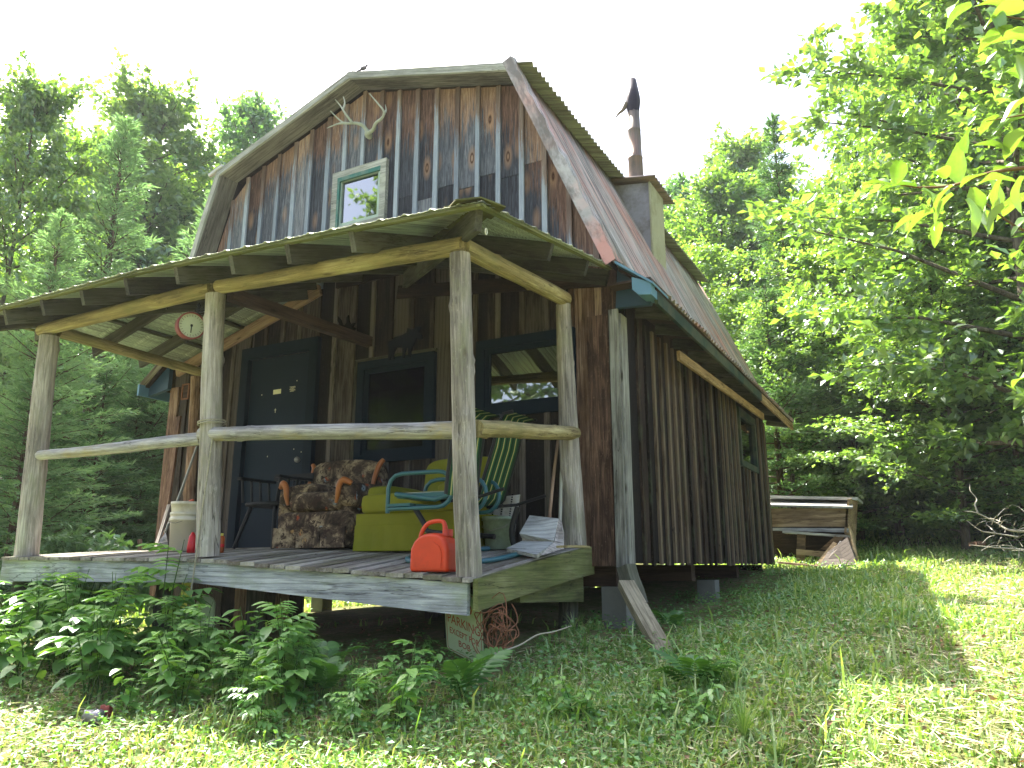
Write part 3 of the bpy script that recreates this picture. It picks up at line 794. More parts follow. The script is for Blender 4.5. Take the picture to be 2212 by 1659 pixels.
# curtain/blind behind the middle window
m = MB(); m.box(((win_mid[0]+win_mid[1])/2, YW+.10, 1.42), (.62, .02, .5)); m.build('cloth_blind', plain('dark_blind', srgb('4b5347'), .9, .1), cabin)
# side window
y0, y1, z0, z1 = side_win
w = MB()
for (a, b, c, d) in ((y0-.07, y1+.07, z1, z1+.09), (y0-.07, y1+.07, z0-.08, z0), (y0-.07, y0, z0, z1), (y1, y1+.07, z0, z1)):
    w.box((XR+.045, (a+b)/2, (c+d)/2), (.05, b-a, d-c))
fr = w.build('window_frame', M_GREENP, cabin)
g = MB(); g.box((XR+.02, (y0+y1)/2, (z0+z1)/2), (.004, y1-y0, z1-z0)); g.build('pane', M_GLASS, fr)

# door
x0, x1, z0, z1 = door_o
w = MB()
for (a, b, c, d) in ((x0-.11, x1+.11, z1, z1+.13), (x0-.11, x0, z0, z1), (x1, x1+.11, z0, z1)):
    w.box(((a+b)/2, YW-.05, (c+d)/2), (b-a, .06, d-c))
w.build('door_frame', M_DOORT, cabin)
dm = MB(); dm.box(((x0+x1)/2, YW+.0, (z0+z1)/2), (x1-x0-.01, .045, z1-z0-.01)); door = dm.build('door', M_DOOR, cabin)
m = MB(); p = onY(650, 992, YW-.08); m.pillow((x1-.08, YW-.07, p.z), (.06, .06, .06), 1.0, 10); m.build('door_knob', M_STEEL, door)
p = onY(598, 846, YW-.03); m = MB(); m.box((p.x, YW-.026, p.z), (.11, .003, .05)); m.build('paper_note', M_PAPER, door)
p = onY(631, 840, YW-.03); m = MB()
for i in range(6): m.box((p.x+.01*math.sin(i*2), YW-.026, p.z+.025-i*.01), (.08-.012*(i % 3), .003, .003))
m.build('pencilled_note', M_PAPER, door)
p = onY(594, 887, YW-.03); m = MB(); m.box((p.x, YW-.026, p.z), (.005, .003, .045)); m.box((p.x, YW-.026, p.z+.008), (.025, .004, .005)); m.build('small_cross', M_PAPER, door)
m = MB()
for (a, b) in ((565, 853), (641, 822), (634, 970), (577, 986), (650, 976)):
    q = onY(a, b, YW-.03); m.box((q.x, YW-.026, q.z), (.008, .003, .012))
m.build('paint_chip', M_PAPER, door)
plank('door_sill', (x0-.1, YW-.1, .14), (x1+.1, YW-.1, .14), .14, .03, M_DECK, cabin)

# chimney dormer and stovepipe
m = MB(); xb, ya, yb, zt, zb = -2.56, 8.25, 8.74, 4.50, 3.55
def rx(z): return ER[0]+(KR[0]-ER[0])*(z-ER[1])/(KR[1]-ER[1])
m.prism([(xb, ya, zb), (xb, ya, zt), (-3.6, ya, zt+.15), (-3.6, ya, 4.6), (rx(4.5)-.0, ya, 4.45)], (0, .03, 0)); dorm = m.build('chimney_box', M_BOXM, cabin)
plank('corner_board', (xb+.01, ya-.01, zb-.06), (xb+.01, ya-.01, zt), .02, .02, M_BOXW, dorm, up=(0, 1, 0))
m = MB(); m.box((xb+.012, (ya+yb)/2, (zb+zt)/2-.04), (.024, yb-ya, zt-zb+.06)); m.build('side_panel', M_BOXW, dorm)
m = MB(); m.prism([(xb, yb, zb), (xb, yb, zt), (-3.6, yb, zt+.15), (-3.6, yb, 4.6), (rx(4.5), yb, 4.45)], (0, -.03, 0)); m.build('side_panel', M_BOXM, dorm)
lid = [(-3.75, zt+.24), (-3.1, zt+.14), (-2.46, zt+.03)]
o = corr('box_lid', lid, ya-.10, yb+.28, M_PIPE, seed=3); WMo = WM[o.name]
KIDS[cabin.name].remove(o); o.parent = dorm; o.matrix_basis = WM[dorm.name].inverted() @ WMo; KIDS.setdefault(dorm.name, []).append(o)
pb = onY(1374, 380, 8.55); ptop = onY(1372, 175, 8.55); H = ptop.z-pb.z
m = MB(); m.lathe([(.094, 0), (.092, .28), (.096, .285), (.096, .30), (.086, .305), (.082, H*.5), (.085, H*.505), (.085, H*.515), (.080, H*.52), (.075, H*.76), (.0, H*.76)], (pb.x, 8.55, pb.z-.05), 20)
m.build('stovepipe', M_PIPE, dorm)
m = MB(); m.lathe([(.080, H*.70), (.100, H*.80), (.096, H*.86), (.052, H*1.06), (.0, H*1.06)], (pb.x, 8.55, pb.z-.05), 8)
ctube([(pb.x-.07, 8.50, pb.z+H*.80-.05), (pb.x-.12, 8.49, pb.z+H*.74-.05), (pb.x-.17, 8.48, pb.z+H*.71-.05), (pb.x-.21, 8.48, pb.z+H*.68-.05), (pb.x-.22, 8.48, pb.z+H*.66-.05)], [.04, .028, .018, .010, .006], 6).build('bent_flap', M_PIPE, dorm)
m.build('pipe_cap', M_BLACKPIPE, dorm)

# ---- porch
def deckz(x, y):
    zf = float(np.interp(x, [-7.3, -4.9, -2.43], [.037+.02, .018+.022, -.107+.022])); s = max(0, min(1.0, (5.86-y)/1.83))
    return .14-(.14-zf)*s**float(np.interp(x, [-4.9, -2.43], [2.0, 1.2]))
x = -7.32; k = 0
while x < -2.45:
    x1 = min(x+.142, -2.43); m = MB(); vs = []; fs = []; n_ = 6
    yf = 4.0+rnd.uniform(-.012, .008); xc = (x+x1)/2; r_ = rnd.uniform(-.003, .003)
    L = 5.80-yf; M = Matrix(((0, 1, 0, xc), (1, 0, 0, yf), (0, 0, -1, 0), (0, 0, 0, 1)))
    M = Matrix(((0, -1, 0, xc), (1, 0, 0, yf), (0, 0, 1, 0), (0, 0, 0, 1)))
    for i in range(n_+1):
        yy = yf+L*i/n_; z = deckz(xc, yy)+r_
        for (a, b) in ((-1, -.026), (1, -.026), (1, 0), (-1, 0)): vs.append((yy-yf, a*(x1-x-.007)/2, z+b))
    for i in range(n_):
        for q in range(4): fs.append((i*4+q, i*4+(q+1) % 4, (i+1)*4+(q+1) % 4, (i+1)*4+q))
    fs += [(3, 2, 1, 0), (n_*4, n_*4+1, n_*4+2, n_*4+3)]
    m.add(vs, fs); m.build('deck_plank', M_DECK, cabin, M); x = x1; k += 1
def quadboard(name, a, b, za, zb, ha, hb, y, t, mat, seed=0, side=False, zf=None):
    """board from a to b (x along front, or y if side) with top z and height at each end"""
    L = abs(b-a); seg = 8; vs = []; fs = []
    if not side: M = Matrix(((1, 0, 0, a), (0, 0, 1, y), (0, 1, 0, 0), (0, 0, 0, 1)))
    else: M = Matrix(((0, 0, 1, y), (1, 0, 0, a), (0, 1, 0, 0), (0, 0, 0, 1)))
    for i in range(seg+1):
        f = i/seg; z = (zf(a+(b-a)*f) if zf else za+(zb-za)*f)+.004*math.sin(3*f+seed); h = ha+(hb-ha)*f
        for (zz, yy) in ((z-h, -t/2), (z, -t/2), (z, t/2), (z-h, t/2)): vs.append((L*f, zz, yy))
    for i in range(seg):
        for q in range(4): fs.append((i*4+q, (i+1)*4+q, (i+1)*4+(q+1) % 4, i*4+(q+1) % 4))
    fs += [(0, 1, 2, 3), (seg*4+3, seg*4+2, seg*4+1, seg*4)]
    m = MB(); m.add(vs, fs); return m.build(name, mat, cabin, M)
quadboard('skirt_board', -7.33, -4.90, .028, .014, .185, .15, 4.035, .035, M_DECKF, 1)
quadboard('skirt_board', -4.895, -2.465, .012, -.112, .15, .185, 4.035, .035, M_DECKF, 2)
quadboard('skirt_board', 4.03, 5.84, -.107, .125, .185, .215, -2.415, .035, M_DECKM, 3, True, lambda yy: deckz(-2.43, yy)-.006)
quadboard('skirt_board', 4.06, 5.8, .028, .12, .18, .18, -7.31, .035, M_DECKF, 4, True)
for i, yy in enumerate((4.55, 5.1, 5.65)):
    plank('deck_joist', (-7.25, yy, -.06), (-2.5, yy, -.10), .04, .14, M_DARKW, cabin)
quadboard('support_block', 4.7, 5.78, -.13, -.10, .12, .20, -2.52, .1, M_DECKM, 5, True)
for i in range(11):
    xa = XL+.02+i*.19; zt_ = gz(xa, 5.95)
    plank('skirting_board', (xa+.09, YW+.09, zt_-.05), (xa+.09, YW+.09, -.02), .18, .02, M_LOWB if i % 3 else M_REDW, cabin, up=(0, 1, 0))
for i in range(9):
    ya_ = 6.1+i*.2; plank('skirting_board', (XL+.06, ya_, gz(XL, ya_)-.05), (XL+.06, ya_, 0), .19, .02, M_LOWB, cabin, up=(1, 0, 0))  # left-side row added to cut down the bright patch under the cabin
for (a, b) in ((-7.2, 4.15), (-6.0, 4.7), (-4.8, 4.6), (-3.3, 5.2), (-2.6, 5.75), (-4.3, 6.4), (-6.8, 6.3)):
    z = gz(a, b); log('support_post', (a, b, z-.1), (a, b, -.12), .08, .075, M_BEAM, cabin, seg=4, n=10, seed=int(a*10), knots=0)
for i, (a, b) in enumerate(((XR-.12, YW+.1), (XR-.15, 8.9), (XR-.2, 11.6), (-5, 8.2), (-7.5, 8.4), (-7.4, 11.5), (-4.9, 11.6))):
    z = gz(a, b); m = MB(); m.box((a, b, (z-.1-.18)/2), (.2, .2, max(.1, -.18-(z-.1)))); m.build('foundation_block', M_CONC, cabin)
# posts
cp_b = Vector((-2.505, 4.10, -.085)); cp_t = Vector((-2.50, 3.93, 1.955))
mp_b = onY(449, 1193, 4.10); mp_t = onY(465, 636, 3.97)
lp_b = onY(56, 1203, 4.12); lp_t = onY(106, 726, 3.98)
wp_b = Vector((-2.50, 5.70, .12)); wp_t = Vector((-2.505, 5.56, 2.11))
log('porch_post', cp_b, cp_t, .082, .068, M_LOG, cabin, seg=90, seed=3, knots=9)
log('porch_post', mp_b-Vector((0, 0, .03)), mp_t, .087, .073, M_LOG, cabin, seg=90, seed=5, knots=8)
log('porch_post', lp_b-Vector((0, 0, .02)), lp_t, .096, .082, M_LOG, cabin, seg=90, seed=8, knots=6)
log('porch_post', wp_b, wp_t, .095, .062, M_LOG, cabin, seg=90, seed=14, knots=4)
# split in the corner post
# wall-side post on the left
log('porch_post', (-7.12, 5.78, .12), (-7.12, 5.70, 2.05), .06, .06, M_REDW, cabin, seg=90, seed=4)
# beams
up_ = Vector((0, 0, .06))
b1a = mp_t+Vector((.04, 0, .055)); b1b = cp_t+Vector((.03, 0, .055))
log('porch_beam', b1a, b1b, .058, .060, M_LOGY, cabin, seg=90, seed=21, knots=5, bow=.012)
b2a = onY(92, 716, 3.98); b2b = mp_t+Vector((-.02, -.01, .045))
log('porch_beam', (b2a.x, 3.97, b2a.z), b2b, .056, .064, M_LOGY, cabin, seg=90, seed=23, knots=5, bow=.02)
log('porch_beam', cp_t+Vector((0, .02, .06)), wp_t+Vector((0, .02, .05)), .062, .066, M_LOGY, cabin, seg=90, seed=25, knots=4, bow=.012)
log('porch_beam', (-7.02, 4.05, lp_t.z+.06), (-7.08, 5.78, 2.10), .056, .052, M_LOGY, cabin, seg=90, seed=27, knots=5, bow=.01)
# rails
r1a = onY(438, 938, 4.04); r1b = onY(985, 928, 4.04)
log('rail', (r1a.x, 4.03, r1a.z), (r1b.x, 4.06, r1b.z), .055, .058, M_RAIL, cabin, seg=90, seed=31, knots=6, bow=.006)
r2a = onY(84, 985, 4.06); r2b = onY(436, 947, 4.06)
log('rail', (r2a.x, 4.05, r2a.z), (r2b.x, 4.07, r2b.z), .042, .052, M_RAIL, cabin, seg=90, seed=33, knots=5, bow=.008)
log('rail', (-2.47, 4.10, .835), (-2.47, 5.66, 1.03), .058, .056, M_LOGY, cabin, seg=90, seed=35, knots=6, bow=.005)
# porch roof planes
EY, EXR, EXL = 3.58, -2.13, -7.62
def eavez(x): return float(np.interp(x, [EXL, -5.2, -3.4, EXR], [2.26, 2.25, 2.165, 2.09]))
def zfront(x, y): return eavez(x)+(y-EY)*.345
def zright(x, y):
    e = float(np.interp(y, [EY, YW], [2.09, 2.46])); return e+(EXR-x)*.33-(y-EY)/(YW-EY)*(EXR-x)*.05
def zleft(x, y): return 2.26+(x-EXL)*.30
def porch_sheet(name, face, u0, u1, seed=0):
    n = max(6, int((u1-u0)/.0166)); K = 5; vs = []; fs = []
    for j in range(n+1):
        u = u0+(u1-u0)*j/n
        ph = (u % .2)/.2; h = .016*max(0, 1-abs(ph-.5)/.12)+.003*math.sin(2*PI*u/.05)
        for i in range(K+1):
            a = i/K
            if face == 'f':
                ym = min(YW-.03, EY+min(EXR-u, u-EXL)*1.0) if True else YW
                ym = max(ym, EY+.03); yy = EY+(ym-EY)*a; vs.append((u, yy, zfront(u, yy)+h))
            elif face == 'r':
                xm = EXR-max(.03, (u-EY)); xx = EXR+(xm-EXR)*a; vs.append((xx, u, zright(xx, u)+h))
            else:
                xm = EXL+max(.03, (u-EY)); xx = EXL+(xm-EXL)*a; vs.append((xx, u, zleft(xx, u)+h))
    N = len(vs); C_ = K+1; vs += [(v[0], v[1], v[2]-.003) for v in vs]
    for j in range(n):
        for i in range(K):
            a = j*C_+i; q = (a, a+1, a+C_+1, a+C_); fs.append(q); fs.append(tuple(t+N for t in reversed(q)))
        a = j*C_; fs.append((a, a+C_, a+C_+N, a+N)); a += K; fs.append((a+C_, a, a+N, a+C_+N))
    m = MB(); m.add(vs, fs, True); return m.build(name, M_PTIN, cabin)
u = EXL; k = 0
while u < EXR-.02: porch_sheet('porch_roof_sheet', 'f', u, min(u+.8, EXR), k); u += .8; k += 1
u = EY
while u < YW-.06: porch_sheet('porch_roof_sheet', 'r', u, min(u+.8, YW-.05)); porch_sheet('porch_roof_sheet', 'l', u, min(u+.8, YW-.05)); u += .8
# eave strips, hip caps, rafters
pts = [EXL, -5.2, -3.4, EXR]
for i in range(3):
    a, b = pts[i], pts[i+1]
    plank('eave_strip', (a, EY+.03, eavez(a)-.018), (b, EY+.03, eavez(b)-.018), .04, .018, M_DECKM, cabin)
plank('eave_strip', (EXR-.03, EY, 2.072), (EXR-.03, YW-.1, 2.43), .04, .018, M_DECKM, cabin)
plank('eave_strip', (EXL+.03, EY, 2.24), (EXL+.03, YW-.1, 2.24), .04, .018, M_DECKM, cabin)
for s_ in (0, 1):
    m = MB(); nn = 10
    for i in range(nn):
        d0 = i*.22+.02; xa = (EXR-d0 if s_ == 0 else EXL+d0); ya_ = EY+d0
        z0_ = (zright(xa, ya_) if s_ == 0 else zfront(xa, ya_))+.004
        z1_ = z0_+.075; sx_ = -1 if s_ == 0 else 1
        r_ = rnd.uniform(-.006, .006)
        for q in (-1, 1):
            ox = .11*q*(1 if s_ == 0 else -1); oy = .11*q
            m.add([(xa, ya_, z0_+.03+r_), (xa+sx_*.24, ya_+.24, z1_+.03+r_), (xa+sx_*.24+ox, ya_+.24+oy, z1_-.01+r_), (xa+ox, ya_+oy, z0_-.01+r_),
                   (xa, ya_, z0_+.02+r_), (xa+sx_*.24, ya_+.24, z1_+.02+r_), (xa+sx_*.24+ox, ya_+.24+oy, z1_-.02+r_), (xa+ox, ya_+oy, z0_-.02+r_)],
                  [(0, 1, 2, 3), (7, 6, 5, 4), (0, 3, 7, 4), (1, 5, 6, 2), (3, 2, 6, 7), (0, 4, 5, 1)])
    m.build('hip_cap', plain('mossy_cap_%d' % s_, srgb('55533a'), .95, .1, 0, .3, 12, .6, srgb('6d7040'), .5), cabin)
for xx in (-3.15, -3.72, -4.27, -4.87, -5.46, -6.03, -6.59, -7.15):
    ye = min(YW-.05, EY+min(EXR-xx, xx-EXL)); ys_ = EY+.05
    if ye-ys_ < .25: ye = ys_+.5
    plank('rafter', (xx, ys_, zfront(xx, ys_)-.105), (xx, ye, zfront(xx, ye)-.105), .04, .14, M_BEAM, cabin)
for yy, e in ((4.66, .13), (5.32, .13), (5.78, .14)):
    xe = EXR-(yy-EY); plank('rafter', (EXR-.06, yy, zright(EXR-.06, yy)-.10), (xe, yy, zright(xe, yy)-.10), .04, e, M_BEAM, cabin)
for yy in (4.15, 4.75, 5.3, 5.78):
    xe = EXL+max(.5, yy-EY); plank('rafter', (EXL+.06, yy, zleft(EXL+.06, yy)-.10), (xe, yy, zleft(xe, yy)-.10), .04, .12, M_BEAM if yy < 5.7 else M_REDW, cabin)
for q in (.55, 1.1, 1.65):
    xx = EXL+q; plank('purlin', (xx, EY+q, zleft(xx, 0)-.03), (xx, YW-.05, zleft(xx, 0)-.03), .06, .03, M_BEAM, cabin)
hz0 = zright(-2.2, 3.66)-.10
plank('hip_rafter', (-2.20, 3.66, hz0), (-4.25, 5.70, hz0+.66), .045, .15, M_BEAM, cabin)
plank('hip_rafter', (EXL+.08, 3.66, 2.16), (EXL+2.1, 5.70, 2.78), .045, .14, M_BEAM, cabin)
plank('tie_beam', (-4.75, 4.05, 2.10), (-4.75, 5.82, 2.16), .08, .1, M_DARKW, cabin)
plank('ledger', (-5.2, YW-.07, 2.86), (-4.4, YW-.07, 2.86), .03, .12, M_DARKW, cabin)
plank('ledger', (-4.4, YW-.07, 2.62), (-2.2, YW-.07, 2.36), .03, .13, M_DARKW, cabin)
m = MB(); ring = []
p = onX(1050, 500, -2.19)
for i in range(13): t = 2*PI*i/12; ring.append((-2.19, p.y+.012*math.cos(t), p.z+.02*math.sin(t)))
m.tube(ring, .004, 6, False); m.build('screw_eye', M_WHITE, cabin)

# leaning prop against the front corner
g0 = gz(-1.40, 4.75)
tag(plank('leaning_timber', onX(1352, 1262, -2.0), onX(1462, 1462, -1.42), .115, .06, M_BEAMP, None), 'grey timber prop leaning from the cabin corner down into the grass', 'timber')
plank('bracket_block', (-2.1, 5.75, -.02), (-2.0, 5.72, -.3), .12, .1, M_BEAM, cabin)

exec_rest = True
# ------------------------------------------------------------------ things on the walls
# antlers on the gable
A0 = onY(796, 288, YW-.12)
ant = empty('antlers', A0, 'pale branching deer antlers mounted high on the gable above the small window', 'antlers')
def apt(x, y, d=.12): return onY(x, y, YW-d)
L_ = [[(796, 288, .1), (785, 272, .14), (768, 266, .2), (745, 266, .28), (732, 258, .32), (714, 240, .36)],
      [(745, 266, .28), (728, 268, .34), (706, 277, .38)], [(760, 264, .24), (745, 244, .3), (735, 228, .3), (724, 215, .32)], [(741, 236, .3), (745, 222, .28), (741, 208, .26)]]
Rt = [[(796, 288, .1), (806, 280, .14), (812, 266, .2), (826, 254, .26), (829, 240, .3), (815, 222, .32), (798, 202, .34)], [(829, 247, .28), (834, 238, .24), (832, 226, .22)]]
for name, S in (('left_antler', L_), ('right_antler', Rt)):
    m = MB()
    for q, ln in enumerate(S):
        r0 = .024 if q == 0 else .015
        t = ctube([apt(*p) for p in ln], [r0*(1-.8*i/(len(ln)-1)) for i in range(len(ln))]); m.add(t.v, t.f, True)
    m.build('antler', M_ANT, ant)
m = MB(); m.pillow(apt(796, 290, .08), (.06, .1, .1), .7, 8); m.build('skull_plate', M_ANT, ant)

# moose silhouette
def silhouette(name, pts, Y, mat, label, cat, t=.02):
    P = [onY(x, y, Y) for x, y in pts]
    m = MB(); m.prism([(p.x, Y, p.z) for p in P], (0, t, 0)); o = m.build(name, mat, None); return tag(o, label, cat)
silhouette('moose_cutout', [(838, 748), (838, 738), (846, 735), (852, 728), (868, 724), (878, 718), (880, 708), (890, 712), (898, 705), (908, 706), (903, 716), (910, 722), (911, 731), (904, 733), (898, 730), (894, 742), (889, 750), (886, 772), (882, 772), (881, 752), (876, 750), (873, 774), (869, 774), (869, 750), (856, 750), (850, 760), (851, 776), (846, 777), (845, 762), (842, 778), (838, 778), (839, 758)],
           YW-.085, plain('blue_black_paint', srgb('10151f'), .8, .1), 'flat dark moose cutout fixed above the middle porch window', 'wall ornament')
silhouette('deer_head_cutout', [(729, 683), (735, 690), (738, 700), (744, 703), (748, 697), (748, 686), (752, 680), (753, 692), (756, 700), (766, 697), (760, 706), (768, 708), (764, 714), (764, 724), (758, 731), (748, 730), (742, 722), (738, 712), (731, 706), (733, 700), (729, 693)],
           YW-.085, M_CHAR, 'small dark deer head cutout on the wall right of the door', 'wall ornament')
# small framed plate at the left corner
p = onY(401, 846, YW-.09)
fr = empty('small_plaque', (p.x, YW-.09, p.z), 'small rusty framed plaque hung on the left corner boards', 'plaque')
m = MB()
for (a, b, c, d) in ((0, .085, .12, .015), (0, -.085, .12, .015), (-.055, 0, .015, .16), (.055, 0, .015, .16)): m.box((p.x+a, YW-.09, p.z+b), (c, .02, d))
m.build('plaque_frame', M_RUSTW, fr)
m = MB(); m.box((p.x, YW-.083, p.z), (.10, .008, .155)); m.build('plaque_panel', M_DARKW, fr)

# round dial hung from the mid post bracket
dc = onY(414, 703, 3.95)
dial = empty('round_dial', dc, 'round red-cased dial thermometer hung from a scrolled bracket on the middle post', 'thermometer')
axd = (Vector((.95, -.42, -.10))).normalized()
Mz = Matrix.Translation(dc) @ axd.to_track_quat('Z', 'Y').to_matrix().to_4x4()
m = MB(); m.lathe([(0, -.11), (.098, -.11), (.104, -.10), (.104, -.02), (.110, -.015), (.110, .0), (.098, .004), (.098, -.008)], (0, 0, 0), 32, Mz); m.build('case', M_CLOCKR, dial)
m = MB(); m.lathe([(0, -.006), (.099, -.006)], (0, 0, 0), 32, Mz); m.build('dial_face', M_DIAL, dial)
m = MB()
for i in range(24):
    t = 2*PI*i/24; q = Mz @ Matrix.Rotation(t, 4, 'Z'); m.box((.082, 0, -.003), (.014 if i % 2 else .02, .0025, .002), q)
m.build('tick_marks', M_BLACK, dial)
m = MB(); m.box((0, -.025, 0), (.008, .07, .002), Mz); m.box((0, 0, .001), (.018, .018, .003), Mz); m.build('pointer', M_BLACK, dial)
m = MB(); top = dc+Vector((0, .05, .125))
m.tube([dc+Vector((0, .05, .10)), top+Vector((0, 0, .02))], .012, 8)
m.tube([top, top+Vector((.10, .02, .02)), top+Vector((.17, .05, -.01)), top+Vector((.19, .06, -.2))], .009, 8)
m.tube([top+Vector((-.04, 0, .02)), top+Vector((-.02, 0, .035)), top+Vector((.02, 0, .02)), top+Vector((.05, 0, .035))], .007, 8)
m.lathe([(0, 0), (.016, .015), (.006, .03), (.018, .05), (0, .075)], top+Vector((0, 0, .01)), 10)
m.build('hanging_bracket', M_BLACK, dial)

# ------------------------------------------------------------------ furniture on the deck
def D(x, y, dz=0): return Vector((x, y, deckz(x, y)+.002+dz))
# floral armchair
ax0, ax1, ay0 = -5.03, -4.22, 4.98
ac = empty('floral_armchair', D((ax0+ax1)/2, 5.3), 'worn brown floral armchair with carved orange wood trim beside the door', 'armchair')
zb = deckz(-4.6, 5.0); W_ = ax1-ax0; xc = (ax0+ax1)/2
m = MB(); m.pillow((xc, 5.33, zb+.17), (W_-.02, .72, .31), .22, 12, None, .004, 3); m.build('skirted_base', M_FLOR, ac)
for i in range(3):
    m = MB(); m.box((xc-.27+i*.27, ay0-.012, zb+.10), (.255, .02, .17)); m.build('skirt_panel', M_FLOR, ac)
m = MB(); m.pillow((xc, 5.28, zb+.40), (.60, .68, .19), .5, 14, None, .012, 5); m.build('seat_cushion', M_FLOR, ac)
m = MB(); m.pillow((xc-.18, 5.22, zb+.50), (.34, .4, .15), .6, 12, Matrix.Identity(4), .02, 8); m.build('loose_cushion', M_FLOR, ac)
xk = xc-.17
Mb = Matrix.Translation((xk, 5.64, zb+.57)) @ Matrix.Rotation(-.14, 4, 'X') @ Matrix.Rotation(.10, 4, 'Z')
m = MB(); m.pillow((0, 0, 0), (.80, .19, .54), .42, 14, Mb, .012, 9); m.build('backrest', M_FLOR, ac)
for s in (-1, 1):
    m = MB(); m.pillow((xc+s*.34, 5.30, zb+.45), (.17, .62, .22), .55, 12, None, .015, 4+s)
    m.pillow((xc+s*.34-.05, 5.36, zb+.30), (.16, .62, .3), .3, 10, None, .005, 2); m.build('armrest', M_FLOR, ac)
    t = ctube([(xc+s*.40, 5.02, zb+.54), (xc+s*.34, 4.985, zb+.57), (xc+s*.30, 4.98, zb+.53), (xc+s*.29, 4.98, zb+.46), (xc+s*.27, 4.985, zb+.38)], [.022, .03, .026, .022, .012]); t.build('arm_trim', M_TRIM, ac)
    t = ctube([(xk+s*.38, 5.52, zb+.48), (xk+s*.385, 5.54, zb+.62), (xk+s*.39, 5.60, zb+.76), (xk+s*.43, 5.62, zb+.82)], [.016, .02, .026, .02]); t.build('wing_trim', M_TRIM, ac)
# rocker-style windsor chair, dark, behind
wc = empty('spindle_armchair', D(-5.45, 5.3), 'dark wooden spindle armchair standing between the door and the floral armchair', 'chair')
z = deckz(-5.4, 5.3); fx, fy = -5.38, 5.32
m = MB(); m.pillow((fx, fy, z+.40), (.46, .46, .05), .5, 8); m.build('seat', plain('dark_chair_paint', srgb('12161a'), .6, .2), wc)
M_DCH = bpy.data.materials['dark_chair_paint']
for s, t in ((-1, -1), (1, -1), (-1, 1), (1, 1)):
    m = MB(); m.tube([(fx+s*.15, fy+t*.15, z+.39), (fx+s*.24, fy+t*.24, z)], [.02, .016], 8); m.build('leg', M_DCH, wc)
for s in (-1, 1):
    m = MB(); m.box((fx+s*.24, fy-.02, z+.64), (.05, .44, .025)); m.build('arm', M_DCH, wc)
    for q in range(4):
        m = MB(); m.tube([(fx+s*.21, fy-.2+q*.11, z+.42), (fx+s*.24, fy-.2+q*.11, z+.63)], .012, 6); m.build('spindle', M_DCH, wc)
m = MB(); m.box((fx, fy+.22, z+.68), (.5, .03, .06)); m.build('back_rail', M_DCH, wc)
for q in range(5):
    m = MB(); m.tube([(fx-.18+q*.09, fy+.2, z+.42), (fx-.18+q*.09, fy+.22, z+.66)], .01, 6); m.build('spindle', M_DCH, wc)
# lime upholstered chair
gx0, gx1 = -4.05, -3.12; gc = empty('lime_armchair', D(-3.6, 5.25), 'lime green upholstered low armchair with a long skirt, right of the floral one', 'armchair')
z = deckz(-3.6, 5.0); xc = (gx0+gx1)/2
m = MB(); n_ = 40; vs = []; fs = []
for i in range(n_+1):
    x = gx0+(gx1-gx0)*i/n_; w = .006*math.sin(i*1.1)+.003*math.sin(i*2.7)
    for (yy, zz) in ((4.87+w*1.5-.012, z+.005), (4.87+w, z+.1), (4.872, z+.20), (4.872, z+.205), (4.885+w*.4, z+.205), (4.885, z+.28)): vs.append((x, yy, zz))
for i in range(n_):
    for j in range(5): a = i*6+j; fs.append((a, a+6, a+7, a+1))
m.add(vs, fs, True); m.build('skirt', M_LIME, gc)
m = MB(); m.box((xc, 5.27, z+.15), (gx1-gx0-.01, .78, .29)); m.build('base', M_LIME, gc)
m = MB(); m.pillow((xc+.01, 5.17, z+.37), (gx1-gx0-.02, .66, .17), .3, 14, None, .006, 2); m.build('seat_cushion', M_LIME, gc)
m = MB(); m.pillow((gx0+.13, 5.25, z+.45), (.22, .62, .16), .45, 12, None, .006, 5); m.build('armrest', M_LIME, gc)
m = MB(); m.pillow((gx1-.12, 5.25, z+.45), (.22, .62, .16), .45, 12, None, .006, 7); m.build('armrest', M_LIME, gc)
Mb = Matrix.Translation((xc+.10, 5.58, z+.56)) @ Matrix.Rotation(-.18, 4, 'X')
m = MB(); m.pillow((0, 0, 0), (.72, .2, .46), .35, 14, Mb, .008, 3); m.build('backrest', M_LIME, gc)
# glider with striped slings
gl = empty('patio_glider', D(-3.1, 4.8), 'teal tube patio glider with two striped green sling backs behind the corner post', 'glider')
z = deckz(-3.1, 4.7)
def loop(Y, x0, x1, z0, z1):
    P = []; r = .11; cx0, cx1 = x0+r*.6, x1-(z1-z0)/2; h = (z1-z0)/2
    P += [(x0, Y, z0-.03), (x0, Y, z1-.10), (x0+.02, Y, z1-.045), (x0+.06, Y, z1-.012), (x0+.12, Y, z1)]
    for i in range(9): t = PI/2-PI*i/8; P.append((cx1+h*math.cos(t), Y, (z0+z1)/2+h*math.sin(t)))
    P += [(x0+.05, Y, z0), (x0-.0, Y, z0-.005)]
    m = MB(); m.tube(P, .0155, 8); return m
for Y in (4.52, 4.98, 5.18):
    zz = deckz(-3.2, Y); loop(Y, -3.46, -2.90, .385, .635).build('arm_loop', M_TEAL, gl)
m = MB(); m.box((-3.17, 4.75, .475), (.44, .44, .03)); m.tube([(-3.4, 4.53, .49), (-3.05, 4.53, .44), (-2.93, 4.53, .47)], .018, 8); m.build('slatted_seat', M_TEAL, gl)
for i in range(9):
    m = MB(); m.box((-3.17, 4.56+i*.045, .496), (.43, .024, .006)); m.build('seat_slat', M_GREYB, gl)
m = MB(); m.box((-3.35, 4.75, .41), (.2, .5, .02)); m.build('foot_bar', M_TEAL, gl)
